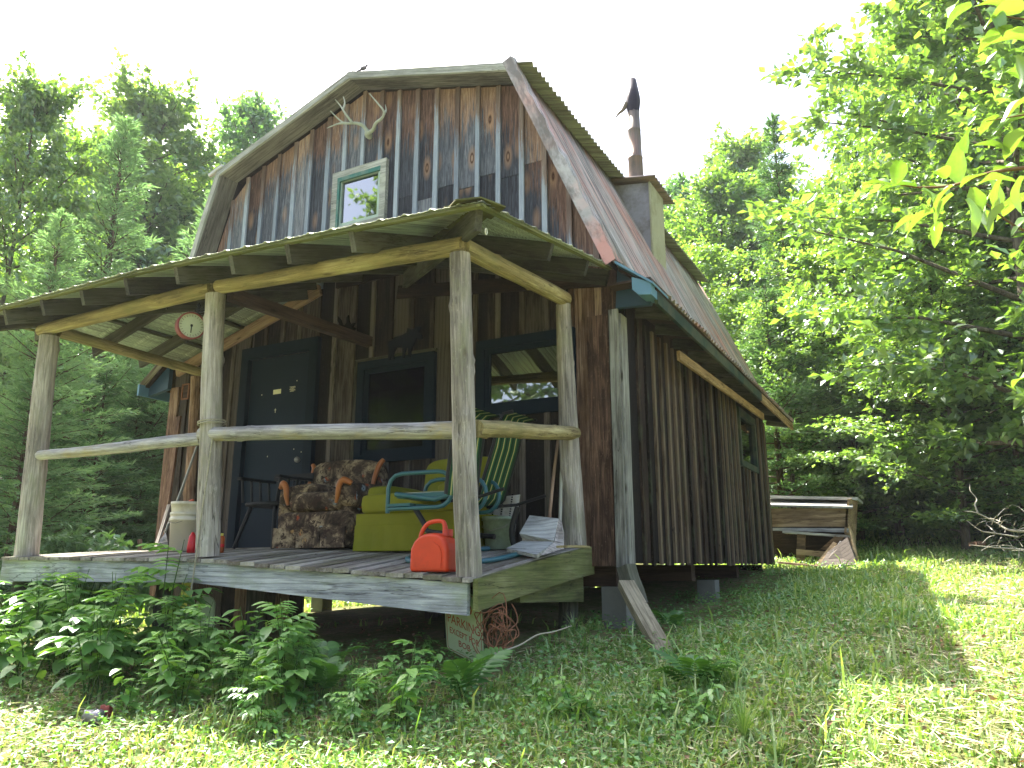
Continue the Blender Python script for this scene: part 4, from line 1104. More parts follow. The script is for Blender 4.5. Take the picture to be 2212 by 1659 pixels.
for Y in (4.60, 5.25):
    # sling: seat curve rising to a tall back with a rolled headrest
    sx = [(-3.38, .47), (-3.2, .45), (-3.02, .44), (-2.96, .50), (-2.90, .68), (-2.83, .88), (-2.80, 1.02), (-2.74, 1.12), (-2.66, 1.13)] if Y > 5 else [(-2.84, .46), (-2.83, .58), (-2.80, .8), (-2.78, .95), (-2.76, 1.02), (-2.72, 1.05), (-2.64, 1.05)]
    Mx = Matrix.Translation((-.06 if Y > 5 else -.05, Y, 0)); vs = []; fs = []
    for (a, b) in sx:
        for q in (-.19, .19): vs += [(a, q, b)]
    n2 = len(sx); vs2 = [(v[0]+.012, v[1], v[2]-.004) for v in vs]
    for i in range(n2-1): fs.append((2*i, 2*i+1, 2*i+3, 2*i+2)); fs.append((2*i+2+2*n2, 2*i+3+2*n2, 2*i+1+2*n2, 2*i+2*n2))
    m = MB(); m.add(vs+vs2, fs, True); m.build('striped_sling', M_STRIPE, gl, Mx)
    for q in (-.2, .2):
        m = MB(); m.tube([Mx @ Vector((a+.01, q, b)) for a, b in sx], .014, 8); m.build('back_tube', M_BLACK, gl)
    m = MB(); m.tube([(-3.05, Y, .43), (-2.80, Y+.02, .44), (-2.55, Y+.02, .50)], .012, 8); m.build('cross_tube', M_BLACK, gl)
for Y in (4.55, 5.2):
    zz = deckz(-3.0, Y)+.02
    ctube([(-3.25, Y, .40), (-3.16, Y, .28), (-3.12, Y, .22), (-2.95, Y, .20)], [.02]*4).build('leg', M_BLACK, gl)
    if Y > 5: ctube([(-2.75, Y, .42), (-2.80, Y, .25), (-2.77, Y, .12), (-2.62, Y, zz+.01)], [.022, .024, .02, .016]).build('leg', M_BLACK, gl)
ctube([(-3.0, 5.2, deckz(-3, 5.2)+.02), (-3.25, 4.7, deckz(-3.2, 4.7)+.02), (-3.20, 4.42, deckz(-3.2, 4.42)+.02), (-3.02, 4.34, deckz(-3, 4.34)+.02), (-2.8, 4.36, deckz(-2.8, 4.36)+.02), (-2.62, 4.6, deckz(-2.6, 4.6)+.02), (-2.6, 5.1, deckz(-2.6, 5.1)+.02)], [.018]*7).build('base_tube', M_TEAL, gl)

# red fuel can
rc = onY(937, 1244, 4.12); z = deckz(rc.x, 4.12); rc.z = z
can = empty('fuel_can', (rc.x, 4.12, z), 'red plastic fuel can standing on the deck edge beside the corner post', 'fuel can')
Wc, Hc = .285, .235
prof = [(-.5, .06), (-.46, 0), (.46, 0), (.5, .06), (.5, .58), (.47, .74), (.40, .88), (.28, .98), (.1, 1.02), (-.12, 1.0), (-.28, .93), (-.40, .80), (-.49, .60)]
def body_pts(sc, inset): return [(rc.x+a*Wc*sc, z+.002+Hc/2+(b-.5)*Hc*sc) for a, b in prof]
m = MB(); N = len(prof); vs = []; fs = []; layers = [(-.075, .86), (-.068, .95), (-.05, 1.0), (.05, 1.0), (.068, .95), (.075, .86)]
for (dy, sc) in layers: vs += [(a, 4.12+dy, b) for a, b in body_pts(sc, 0)]
for i in range(len(layers)-1):
    for k in range(N): fs.append((i*N+k, i*N+(k+1) % N, (i+1)*N+(k+1) % N, (i+1)*N+k))
fs += [tuple(reversed(range(N))), tuple(range((len(layers)-1)*N, len(layers)*N))]
m.add(vs, fs, False)
canb = m.build('can_body', M_REDP, can)
bv = canb.modifiers.new('bevel', 'BEVEL'); bv.width = .014; bv.segments = 3; bv.limit_method = 'ANGLE'; bv.angle_limit = .25
hx = lambda a: rc.x+a*Wc; hz = lambda b: z+b*Hc
ctube([(hx(-.37), 4.12, hz(.78)), (hx(-.36), 4.12, hz(1.02)), (hx(-.22), 4.12, hz(1.26)), (hx(-.02), 4.12, hz(1.34)), (hx(.2), 4.12, hz(1.33)), (hx(.27), 4.12, hz(1.2)), (hx(.29), 4.12, hz(.95))], [.015, .014, .014, .014, .014, .016, .024], 10).build('handle', M_REDP, can)
m = MB(); m.lathe([(.026, -.02), (.026, .022), (.020, .026), (0, .026)], (hx(.30), 4.155, hz(1.02)), 14); m.build('spout_cap', M_REDP, can)
m = MB(); N_ = [(-.40, .12), (.40, .12), (.42, .50), (.34, .70), (.15, .82), (-.10, .82), (-.28, .74), (-.40, .55)]
m.prism([(hx(a*.9), 4.12-.0765, hz(b*.95+.02)) for a, b in N_], (0, -.004, 0))
m.build('moulded_panel', M_REDP, can)

# pale green bucket, white perforated panel, poles, folded weathered panel
p = onY(1078, 1160, 5.35); bz = deckz(p.x, 5.35)
bk = empty('green_bucket', (p.x, 5.35, bz), 'pale green plastic bucket standing in front of the perforated white panel', 'bucket')
m = MB(); m.lathe([(0, 0), (.105, 0), (.13, .22), (.137, .22), (.137, .25), (.128, .25), (.102, .01), (0, .01)], (p.x, 5.35, bz+.002), 24); m.build('bucket_body', M_GBUCK, bk)
m = MB(); m.tube([(p.x-.13, 5.35, bz+.23), (p.x-.10, 5.26, bz+.17), (p.x, 5.22, bz+.14), (p.x+.10, 5.26, bz+.17), (p.x+.13, 5.35, bz+.23)], .003, 6); m.build('bail', M_STEEL, bk)
a = onY(1062, 1075, 5.72); b = onY(1118, 1068, 5.72); pz = deckz(-2.9, 5.6)
pan = empty('perforated_panel', ((a.x+b.x)/2, 5.66, pz), 'white perforated panel leaning on the wall behind the green bucket', 'panel')
m = MB(); m.prism([(a.x-.04, 5.62, pz+.002), (b.x, 5.62, pz+.002), (b.x+.01, 5.74, b.z), (a.x-.02, 5.74, a.z)], (0, .012, 0)); m.build('panel_sheet', M_WHITE, pan)
m = MB()
for cix, fx_ in enumerate((.2, .5, .8)):
    for i in range(22):
        f = (i+.5)/22; xx = a.x-.03+(b.x-a.x+.03)*fx_; m.box((xx, 5.617+.12*f, pz+.01+(b.z-pz)*f), (.012, .006, .011))
m.build('punched_holes', M_CHAR, pan)
tag(log('wooden_pole', onY(1186, 1118, 5.45), onY(1207, 930, 5.80), .014, .012, M_REDW, None, seg=8, n=8, rough=.02, bow=.004, knots=0), 'brown wooden handle leaning against the wall beside the right window', 'pole')
tag(log('wooden_pole', onY(1209, 1130, 5.5), onY(1217, 925, 5.72), .014, .013, M_GREYB, None, seg=8, n=8, rough=.01, bow=.002, knots=0), 'straight pale grey handle leaning beside the wall post', 'pole')
z = deckz(-2.6, 5.0)
wp = empty('folded_panel', (-2.55, 5.05, z), 'weathered grey folded wooden panel lying broken on the deck by the wall post', 'wood scrap')
A = [onY(1144, 1113, 5.30), onY(1206, 1120, 5.22), onY(1196, 1168, 5.05), onY(1122, 1152, 5.12)]
m = MB(); m.prism(A, (0.0, .03, -.03)); m.build('upper_board', M_SILV, wp)
B = [onY(1128, 1168, 5.14), onY(1196, 1170, 5.05), onY(1160, 1198, 4.80), onY(1094, 1184, 4.92)]
m = MB(); m.prism(B, (.0, .01, -.025)); m.build('lower_board', M_SILV, wp)
m = MB(); m.prism([onY(1206, 1122, 5.22), onY(1212, 1150, 5.18), onY(1212, 1185, 5.0), onY(1166, 1199, 4.80), onY(1198, 1170, 5.05)], (.015, .02, 0)); m.build('side_board', M_LOG, wp)
m = MB(); m.prism([onY(1128, 1150, 5.14), onY(1194, 1166, 5.07), onY(1198, 1178, 5.07), onY(1128, 1172, 5.16)], (0, .02, 0)); m.build('middle_board', M_LOG, wp)
tag(plank('wood_scrap', onY(1214, 1180, 4.85)+Vector((0, 0, .0)), onY(1262, 1181, 5.1), .10, .015, M_LOGY, None), 'thin splintered board lying flat at the foot of the wall post', 'wood scrap')

# left end of the deck: buckets, rake, pole, can
p = onY(396, 1190, 4.75); z = deckz(p.x, 4.75)
b2 = empty('white_buckets', (p.x, 4.75, z), 'stacked white plastic buckets left of the middle post', 'buckets')
m = MB(); m.lathe([(0, 0), (.118, 0), (.132, .26), (.14, .26), (.14, .29), (.134, .29), (.134, .31), (.14, .31), (.14, .335), (.13, .335), (.12, .30)], (p.x, 4.75, z+.002), 26); m.build('bucket_body', M_BUCKET, b2)
m = MB(); m.lathe([(.128, .335), (.137, .40), (.142, .40), (.142, .43), (.132, .43), (.115, .34)], (p.x, 4.75, z+.002), 26); m.build('inner_bucket', M_BUCKET, b2)
m = MB(); m.tube([(p.x-.14, 4.75, z+.3), (p.x-.08, 4.62, z+.25), (p.x+.05, 4.6, z+.24), (p.x+.14, 4.75, z+.3)], .003, 6); m.build('bail', M_STEEL, b2)
t = ctube([onY(390, 1105, 4.8), onY(399, 1094, 4.8), onY(410, 1084, 4.8), onY(417, 1080, 4.8)], [.012, .014, .014, .01]); tag(t.build('orange_handle', M_ORANGE, None), 'curved orange tool handle sticking out of the white buckets', 'tool handle')
p2 = onY(413, 1193, 4.5); m = MB(); m.lathe([(0, 0), (.035, 0), (.038, .05), (.03, .13), (.01, .17), (0, .17)], (p2.x, 4.5, deckz(p2.x, 4.5)), 14); tag(m.build('red_bottle', M_RED, None), 'small red bottle half hidden behind the middle post', 'bottle')
p2 = onY(476, 1194, 4.5); z2 = deckz(p2.x, 4.5); sc_ = empty('spray_can', (p2.x, 4.5, z2), 'yellow and red spray can just right of the middle post', 'spray can')
m = MB(); m.lathe([(0, 0), (.026, 0), (.026, .12), (.018, .135), (0, .135)], (p2.x, 4.5, z2), 14); m.build('can_body', plain('orange_can', srgb('b5561c'), .4, .4, 0, .3, 30), sc_)
m = MB(); m.lathe([(.0265, .045), (.0265, .07)], (p2.x, 4.5, z2), 14); m.build('red_band', M_RED, sc_)
m = MB(); m.lathe([(.014, .134), (.014, .155), (0, .155)], (p2.x, 4.5, z2), 10); m.build('nozzle_cap', M_YEL, sc_)
rk = empty('rake', onY(350, 1190, 4.75), 'old garden rake with metal tines down, leaning at the left of the buckets', 'rake')
m = MB(); m.tube([onY(357, 1150, 4.8), onY(395, 1050, 5.2), onY(427, 960, 5.6)], .012, 8); m.build('rake_handle', M_GREYB, rk)
hd = onY(358, 1150, 4.78)
for i in range(13):
    f = i/12; e = onY(333+f*30, 1196-f*4, 4.70); mid = hd.lerp(e, .6)+Vector((0, 0, .02))
    ctube([hd, mid, e, e+Vector((.01, .03, -.0))], [.0028]*4, 5).build('tine', M_STEEL, rk)
m = MB(); m.tube([onY(342, 1174, 4.73), onY(362, 1170, 4.73)], .004, 6); m.build('tine_brace', M_STEEL, rk)
tag(plank('leaning_plank', onY(331, 1200, 5.4), onY(366, 1090, 5.6), .05, .02, M_LOG, None, up=(0, 1, 0)), 'short weathered strip leaning at the outer left corner of the cabin', 'plank')
tag(plank('leaning_plank', onY(343, 1200, 5.55), onY(386, 900, 5.72), .09, .025, M_REDW, None, up=(0, 1, 0)), 'long brown plank leaning against the left corner of the cabin', 'plank')
tag(log('iron_stake', onY(300, 1215, 7.2), onY(301, 1165, 7.2), .03, .03, M_REDW, None, seg=4, n=8, knots=0), 'short wooden stake standing up behind the left end of the deck', 'stake')

# rope round the mid post with a bundle hanging below
rp = empty('rope', mp_b+Vector((0, -.1, .7)), 'old grey rope tied round the middle post and hanging down in a knotted bundle', 'rope')
cc = mp_b.lerp(mp_t, .478)
for q in (0, 1):
    P = [(cc.x+.10*math.cos(t), cc.y+.10*math.sin(t), cc.z+.008+q*.018+.01*math.sin(t+1)) for t in np.linspace(0, 2*PI, 25)]
    m = MB(); m.tube(P, .006, 6, False); m.build('rope_wrap', M_ROPE, rp)
rt = [onY(459, 945, 3.98), onY(446, 1040, 3.98), onY(434, 1120, 3.98), onY(424, 1200, 3.99), onY(412, 1280, 3.97), onY(402, 1340, 3.95)]
m = ctube(rt, [.006]*6, 6); m.build('rope_strand', M_ROPE, rp)
for i in range(8):
    a = (i-3.5)*.012; bb = onY(402, 1340, 3.93); e = onY(407, 1392, 3.93)
    ctube([bb+Vector((a*.3, 0, .0)), bb+Vector((a*1.3, -.02, -.12)), e+Vector((a*1.1, -.02, .0)), e+Vector((a*.5, 0, -.045+.01*abs(i-3.5)))], [.006]*4, 6).build('rope_loop', M_ROPE, rp)
ctube([onY(408, 1395, 3.93), onY(416, 1425, 3.9), onY(420, 1455, 3.88)], [.010, .009, .006], 6).build('rope_tail', M_ROPE, rp)

# ------------------------------------------------------------------ signs under the deck
def text_mesh(s, size):
    cu = bpy.data.curves.new('txt', 'FONT'); cu.body = s; cu.size = size; cu.align_x = 'CENTER'; cu.extrude = .0006; cu.resolution_u = 3
    o = bpy.data.objects.new('txt', cu); COL.objects.link(o)
    bpy.context.view_layer.update()
    me = bpy.data.meshes.new_from_object(o.evaluated_get(bpy.context.evaluated_depsgraph_get()))
    bpy.data.objects.remove(o); return me
sw, sh = .323, .485
br_ = Vector((-2.535, 4.342, -.632)); ux = Vector((.9453, -.1398, -.2948)); uz = Vector((.208, -.4378, .8747)); un = ux.cross(uz)
cen = br_-ux*(sw/2)+uz*(sh/2)
Ms = Matrix(((ux.x, uz.x, un.x, cen.x), (ux.y, uz.y, un.y, cen.y), (ux.z, uz.z, un.z, cen.z), (0, 0, 0, 1)))
sg = bpy.data.objects.new('parking_sign', None); link(sg, None, Ms); tag(sg, 'green and red no parking sign leaning under the front corner of the deck', 'sign')
def rr(w, h, r, n=5):
    P = []
    for cx, cy, a0 in ((w/2-r, h/2-r, 0), (-w/2+r, h/2-r, PI/2), (-w/2+r, -h/2+r, PI), (w/2-r, -h/2+r, 1.5*PI)):
        for i in range(n): t = a0+PI/2*i/(n-1); P.append((cx+r*math.cos(t), cy+r*math.sin(t), 0))
    return P
m = MB(); m.prism([(a, b, -.003) for a, b, c in rr(sw, sh, .03)], (0, 0, .003)); m.build('sign_plate', M_SIGN, sg, Ms)
m = MB(); o_ = rr(sw-.022, sh-.022, .024); i_ = rr(sw-.030, sh-.030, .021); N = len(o_)
m.add([(a, b, .0008) for a, b, c in o_]+[(a, b, .0008) for a, b, c in i_], [(k, (k+1) % N, N+(k+1) % N, N+k) for k in range(N)]); m.build('sign_border', M_SIGNR, sg, Ms)
for txt, size, yy, sx_ in (('NO', .13, .085, .8), ('PARKING', .094, -.030, .72), ('EXCEPT FOR', .062, -.105, .72), ('BOB', .064, -.175, .85)):
    me = text_mesh(txt, size); me.materials.clear(); me.materials.append(M_SIGNR)
    o = bpy.data.objects.new('sign_lettering', me); Mt = Ms @ Matrix.Translation((0, yy, .001)) @ Matrix.Diagonal((sx_, 1, 1, 1))
    link(o, sg, Mt)
# rounded white board and a yellow notice further left
w0 = onY(440, 1335, 4.28)
bd = empty('rounded_board', w0, 'pale round-topped board standing among the weeds behind the rope', 'board')
P = [(w0.x-.09, 4.28, w0.z-.36), (w0.x+.12, 4.28, w0.z-.40), (w0.x+.10, 4.28, w0.z+.10)]+[(w0.x+.0+.10*math.cos(t), 4.28, w0.z+.10+.07*math.sin(t)) for t in np.linspace(.3, PI-.3, 6)]+[(w0.x-.10, 4.28, w0.z+.10)]
m = MB(); m.prism(P, (0, .015, 0)); m.build('board_panel', M_SIGN, bd)
y0_ = onY(398, 1282, 4.15); ns = empty('yellow_notice', y0_, 'yellow notice with orange letters behind the dangling rope', 'sign')
m = MB(); m.box((y0_.x, 4.17, y0_.z), (.12, .004, .22)); m.build('notice_plate', M_YEL, ns)
me = text_mesh('NO', .06); me.materials.clear(); me.materials.append(M_SIGNR)
q = onY(403, 1277, 4.16); link(bpy.data.objects.new('notice_lettering', me), ns, Matrix.Translation((q.x, 4.166, q.z)) @ Matrix.Rotation(PI/2, 4, 'X'))
# tangle of vine and wire beside the sign
m = MB(); vc = onY(1072, 1362, 4.2)
for i in range(16):
    r1_, r2_ = rnd.uniform(.05, .12), rnd.uniform(.06, .16); ph = rnd.uniform(0, 6); tl = rnd.uniform(-.5, .5); off = Vector((rnd.uniform(-.05, .05), rnd.uniform(-.05, .05), rnd.uniform(-.07, .07)))
    P = [vc+off+Vector((r1_*math.cos(t+ph), .05*math.sin(2*t+tl), r2_*math.sin(t+ph)+.02*math.sin(3*t))) for t in np.linspace(0, rnd.uniform(3.5, 6.5), 20)]
    m.tube(P, rnd.uniform(.0025, .0045), 5)
tag(m.build('wire_tangle', M_RUSTW, None), 'tangled coil of rusty vine and wire beside the parking sign', 'wire')
m = ctube([onY(1068, 1412, 4.1), onY(1120, 1395, 4.15), onY(1160, 1372, 4.2), onY(1195, 1365, 4.25), onY(1235, 1352, 4.3)], [.006, .005, .005, .004, .003], 6)
tag(m.build('bare_twig', M_BARKD, None), 'bare pale twig poking out to the right of the wire tangle', 'twig')
# crushed can on the lawn edge
q = onZ(205, 1535, -.80); m = MB(); m.pillow((q.x, q.y, gz(q.x, q.y)+.04), (.12, .08, .07), .6, 8, None, .12, 5); tag(m.build('crushed_can', plain('crushed_tin', srgb('8d8a9c'), .35, .5, .6), None), 'small crushed tin can lying at the edge of the sunlit grass', 'can')
q2 = onZ(228, 1532, -.80); m = MB(); m.pillow((q2.x, q2.y, gz(q2.x, q2.y)+.04), (.09, .03, .09), .5, 6, Matrix.Identity(4), .15, 7); tag(m.build('red_scrap', plain('faded_red_scrap', srgb('7c3a34'), .7), None), 'torn faded red scrap beside the crushed can', 'scrap')
# timber steps at the far left end of the deck
st = empty('porch_step', (-7.75, 4.6, gz(-7.7, 4.6)), 'low stack of grey timbers at the far left end of the deck', 'timbers')
plank('timber', (-7.45, 4.1, -.16), (-8.1, 4.3, -.18), .2, .05, M_DECKF, st)
plank('timber', (-7.40, 4.12, -.42), (-8.1, 4.3, -.42), .16, .16, M_DECKM, st)
plank('timber', (-7.55, 4.2, -.30), (-7.55, 4.2, -.7), .14, .1, M_DECKM, st)
# ------------------------------------------------------------------ collapsed box behind the cabin
db = empty('collapsed_crate', (-1.7, 13.0, gz(-1.7, 13)), 'collapsed old plank crate with a tin-capped top behind the cabin', 'crate')
def O(x, y, Y): return onY(x, y, Y)
def slab(name, pts, d, mat): m = MB(); m.prism(pts, d); return m.build(name, mat, db)
slab('rim_board', [O(1655, 1076, 12.9), O(1853, 1080, 12.9), O(1853, 1074, 12.9), O(1655, 1070, 12.9)], (0, 1.0, 0), M_SILV)
slab('top_board', [O(1660, 1090, 12.7), O(1842, 1094, 12.7), O(1842, 1080, 13.3), O(1660, 1078, 13.3)], (0, 0, -.03), M_SILV)
slab('upper_plank', [O(1655, 1098, 12.75), O(1833, 1098, 12.75), O(1833, 1138, 12.75), O(1655, 1138, 12.75)], (0, .03, 0), M_DEB)
slab('lower_plank', [O(1655, 1140, 12.76), O(1833, 1141, 12.76), O(1833, 1150, 12.76), O(1655, 1146, 12.76)], (0, .03, 0), M_SILV)
slab('side_panel', [O(1835, 1078, 12.75), O(1853, 1076, 13.2), O(1848, 1190, 13.2), O(1828, 1150, 12.75)], (-.03, 0, 0), M_DEB)
slab('shelf_plank', [O(1690, 1146, 12.6), O(1832, 1156, 12.6), O(1832, 1161, 12.6), O(1690, 1151, 12.6)], (0, .3, 0), M_SILV)
slab('frame_post', [O(1722, 1152, 12.65), O(1740, 1152, 12.65), O(1738, 1212, 12.65), O(1720, 1212, 12.65)], (0, .05, 0), M_DEB)
slab('frame_rail', [O(1720, 1186, 12.62), O(1790, 1192, 12.62), O(1788, 1204, 12.62), O(1720, 1198, 12.62)], (0, .04, 0), M_DEB)
slab('frame_rail', [O(1795, 1190, 12.6), O(1826, 1158, 12.6), O(1806, 1156, 12.6), O(1772, 1186, 12.6)], (0, .05, 0), M_DEB)
slab('fallen_panel', [O(1788, 1192, 12.45), O(1830, 1160, 12.45), O(1852, 1220, 12.2), O(1770, 1222, 12.2)], (.02, .06, 0), M_LOWB)
slab('broken_board', [O(1832, 1130, 12.5), O(1842, 1150, 12.5), O(1858, 1222, 12.3), O(1848, 1220, 12.3)], (.0, .05, 0), M_DEB)
slab('leaning_plank', [O(1758, 1222, 12.35), O(1800, 1170, 12.55), O(1808, 1174, 12.55), O(1770, 1224, 12.35)], (0, .04, 0), M_DEB)
slab('leaning_plank', [O(1776, 1224, 12.3), O(1814, 1168, 12.5), O(1821, 1170, 12.5), O(1790, 1224, 12.3)], (0, .04, 0), M_SILV)
slab('inner_back', [O(1655, 1100, 13.3), O(1845, 1100, 13.3), O(1845, 1215, 13.3), O(1655, 1215, 13.3)], (0, .02, 0), M_DARKW)
tag(plank('fallen_strip', O(1680, 1215, 12.3), O(1770, 1224, 12.0), .06, .03, M_REDW, None), 'narrow red-brown strip lying in the grass before the collapsed crate', 'plank')
tag(plank('fallen_strip', onZ(2190, 1170, .3)+Vector((-.5, 0, -.03)), onZ(2120, 1170, .3)+Vector((0, 0, -.02)), .12, .05, M_REDW, None), 'short weathered log scrap lying on the sunlit clearing', 'log')
# ------------------------------------------------------------------ vegetation
def unit(v): return v/np.maximum(np.linalg.norm(v, axis=-1, keepdims=True), 1e-6)
def leaves(P, Dr, Nr, L, W, fold=0.12):
    """rhomb leaves: base P, direction Dr, normal Nr"""
    Dr = unit(Dr); S = unit(np.cross(Dr, Nr)); N = unit(np.cross(S, Dr)); L = np.asarray(L)[:, None]; W = np.asarray(W)[:, None]
    a = P; b = P+Dr*L*.45+S*W*.5+N*L*fold; c = P+Dr*L; d = P+Dr*L*.45-S*W*.5+N*L*fold
    V = np.stack([a, b, c, d], 1).reshape(-1, 3); F = np.arange(len(V)).reshape(-1, 4); return V, F
def tubes_np(segs, n=5):
    """segs: list of (p0,p1,r0,r1)"""
    Vs = []; Fs = []; b = 0
    for p0, p1, r0, r1 in segs:
        p0 = np.asarray(p0, float); p1 = np.asarray(p1, float); t = unit((p1-p0)[None])[0]
        u = np.cross(t, [0, 0, 1.]) if abs(t[2]) < .9 else np.cross(t, [1., 0, 0]); u /= np.linalg.norm(u); w = np.cross(t, u)
        an = np.arange(n)*2*PI/n; c = np.cos(an)[:, None]*u+np.sin(an)[:, None]*w
        Vs.append(np.concatenate([p0+c*r0, p1+c*r1])); k = np.arange(n); k2 = (k+1) % n
        Fs.append(np.stack([k, k2, k2+n, k+n], 1)+b); b += 2*n
    return np.concatenate(Vs), np.concatenate(Fs)
def broadleaf(name, H, base, R, nl, nt, nleaf, ls, mat, seed, up=.5, lean=0.0, trunk_r=.14, flat=.55, loose=1.0):
    g = np.random.default_rng(seed); root = bpy.data.objects.new(name, None); link(root)
    path = []; 
    for i in range(9):
        t = i/8; path.append((lean*t*t+.12*math.sin(3*t+seed), .12*math.sin(4*t+seed*2), H*t*.97))
    segs = [(path[i], path[i+1], trunk_r*(1-.85*i/8)+.01, trunk_r*(1-.85*(i+1)/8)+.01) for i in range(8)]
    path = np.array(path); P = []; Dn = []
    for i in range(nl):
        t = (i+.5)/nl; h = base+(H-base)*t; az = i*2.399+g.uniform(-.5, .5)
        prof = math.sin(PI*min(1, (.12+t*.88)))**.7 if t < .999 else .2
        prof = (1-t)**.55*(.55+.9*min(1, t*3)) ; prof = min(prof, 1.0)
        ln = R*prof*g.uniform(.65, 1.15)
        o = np.array([np.interp(h/H*.97, path[:, 2]/H, path[:, 0]), np.interp(h/H*.97, path[:, 2]/H, path[:, 1]), h*.97])
        el = up*(.4+t)+g.uniform(-.15, .2); d = np.array([math.cos(az)*math.cos(el), math.sin(az)*math.cos(el), math.sin(el)])
        m1 = o+d*ln*.5; e = m1+(d+np.array([0, 0, -.25*(1-t)]))*ln*.5
        segs += [(o, m1, .035*(1-t)+.015, .02), (m1, e, .02, .006)]
        for j in range(nt):
            s = .25+.75*(j+g.uniform(0, 1))/nt; q = o+(m1-o)*min(1, s*2) if s < .5 else m1+(e-m1)*(s-.5)*2
            td = d*.5+g.normal(0, 1, 3)*np.array([.8, .8, flat*.7]); td /= np.linalg.norm(td); tl = g.uniform(.35, .8)*(R/2.6)**.5*loose
            k = nleaf; f = g.uniform(.1, 1, k); pts = q+td*tl*f[:, None]+g.normal(0, .07*loose, (k, 3))
            P.append(pts); dd = td+g.normal(0, .8, (k, 3)); dd[:, 2] -= .25; Dn.append(dd)
            if j % 3 == 0: segs.append((q, q+td*tl, .007, .003))
    P = np.concatenate(P); Dn = np.concatenate(Dn); k = len(P)
    N = g.normal(0, .55, (k, 3))+np.array([0, 0, 1.0]); L = ls*g.uniform(.7, 1.3, k)
    V, F = leaves(P, Dn, N, L, L*g.uniform(.5, .75, k))
    o = np_obj('crown', np_mesh('crown', V, F, mat), root)
    V, F = tubes_np(segs, 6); np_obj('trunk', np_mesh('trunk', V, F, M_BARK, True), root)
    return root
def conifer(name, H, R, mat, seed, base=.4, whorl=.3, droop=-.15, nsh=16, ls=.2, tuft=.5, wid=.16, upt=.15, dense=5):
    g = np.random.default_rng(seed); root = bpy.data.objects.new(name, None); link(root)
    segs = [((0, 0, 0), (0, 0, H*.5), H*.013+.02, H*.008+.01), ((0, 0, H*.5), (0, 0, H), H*.008+.01, .01)]
    P = []; Dn = []; h = base
    while h < H-.1:
        t = h/H; ln = R*(1-t)**.8*g.uniform(.85, 1.1); nb = 5+int(g.integers(0, 3)); a0 = g.uniform(0, 6); dr_ = droop+g.uniform(-.15, .15)
        for i in range(nb):
            l = ln*g.uniform(.45, 1.25)*(1 if g.uniform() < .85 else .4); az = a0+i*2*PI/nb+g.uniform(-.25, .25); d = np.array([math.cos(az), math.sin(az), dr_*(1-t)*1.5+upt*t*3+g.uniform(-.12, .12)]); d /= np.linalg.norm(d)
            o = np.array([0, 0, h+g.uniform(-.1, .1)]); e = o+d*l; segs.append((o, e, .012+.012*(1-t), .004))
            side = np.array([-math.sin(az), math.cos(az), 0])
            m = max(3, int(nsh*l/R+2))
            for j in range(m):
                s = .15+.85*(j+.5)/m; q = o+d*l*s; sg = 1 if j % 2 else -1; sl = tuft*(1.05-s)*l*.75*g.uniform(.5, 1.3)+.10
                sd = d*.7+side*sg*.8+np.array([0, 0, g.uniform(-.2, .1)]); sd /= np.linalg.norm(sd)
                k = dense; f = np.linspace(.1, 1, k); pts = q+sd*sl*f[:, None]
                P.append(pts); dd = sd+side*g.normal(0, .35, (k, 1))+g.normal(0, .25, (k, 3)); Dn.append(dd)
            P.append(e[None]-d*.05); Dn.append(d[None]+[[0, 0, .1]])
        h += whorl*g.uniform(.8, 1.2)*(1-.4*t)
    k = 12; P.append(np.column_stack([np.zeros(k), np.zeros(k), np.linspace(H-.5, H, k)])); Dn.append(np.column_stack([g.normal(0, .5, k), g.normal(0, .5, k), np.full(k, 1.)]))
    P = np.concatenate(P); Dn = np.concatenate(Dn); k = len(P); L = ls*g.uniform(.7, 1.3, k)
    V, F = leaves(P, Dn, g.normal(0, .5, (k, 3))+[0, 0, 1], L, L*wid*g.uniform(.8, 1.3, k), .03)
    # second crossed set gives the needles volume
    V2, F2 = leaves(P+g.normal(0, .02, (k, 3)), Dn+g.normal(0, .4, (k, 3)), g.normal(0, 1, (k, 3)), L*.8, L*wid*.8, .03)
    V = np.concatenate([V, V2]); F = np.concatenate([F, F2+len(V)-len(V2)])
    np_obj('crown', np_mesh('crown', V, F, mat), root)
    V, F = tubes_np(segs, 6); np_obj('trunk', np_mesh('trunk', V, F, M_BARKC, True), root)
    return root
PB = [broadleaf('maple_tree', 11, 1.6, 3.0, 50, 14, 38, .15, M_LEAFA, 1, trunk_r=.09),
      broadleaf('beech_tree', 9, .7, 3.2, 46, 15, 32, .115, M_LEAFB, 2, up=.25, flat=.3, trunk_r=.09),
      broadleaf('birch_tree', 12, 2.2, 2.4, 46, 13, 34, .135, M_LEAFD, 3, up=.7, trunk_r=.08)]
PC = [conifer('spruce_tree', 10, 2.0, M_NEED, 4, nsh=20, dense=6, ls=.17, wid=.17, whorl=.38),
      conifer('larch_tree', 9, 2.4, M_LARCH, 5, droop=.04, nsh=22, ls=.15, tuft=.8, wid=.14, upt=.22, dense=9, whorl=.42),
      conifer('fir_tree', 6.5, 2.3, M_NEED, 6, droop=-.12, nsh=22, dense=7, ls=.15, wid=.2, whorl=.36, tuft=.7)]
used = set()
def tree(proto, x, y, s, rz, label, cat, group=None, sz=None, dz=0):
    M = Matrix.Translation((x, y, gz(x, y)-.1+dz)) @ Matrix.Rotation(rz, 4, 'Z') @ Matrix.Diagonal((s, s, sz or s, 1))
    if proto.name in used: o = copy_tree(proto, M)
    else: used.add(proto.name); proto.matrix_basis = M; o = proto
    for k in ('group',):
        if k in o: del o[k]
    tag(o, label, cat, group); return o
def polar(px, dist):
    """ground point seen in the direction of picture column px at a given distance"""
    d = ray(px, 1217); h = Vector((d.x, d.y)).normalized(); return h.x*dist, h.y*dist
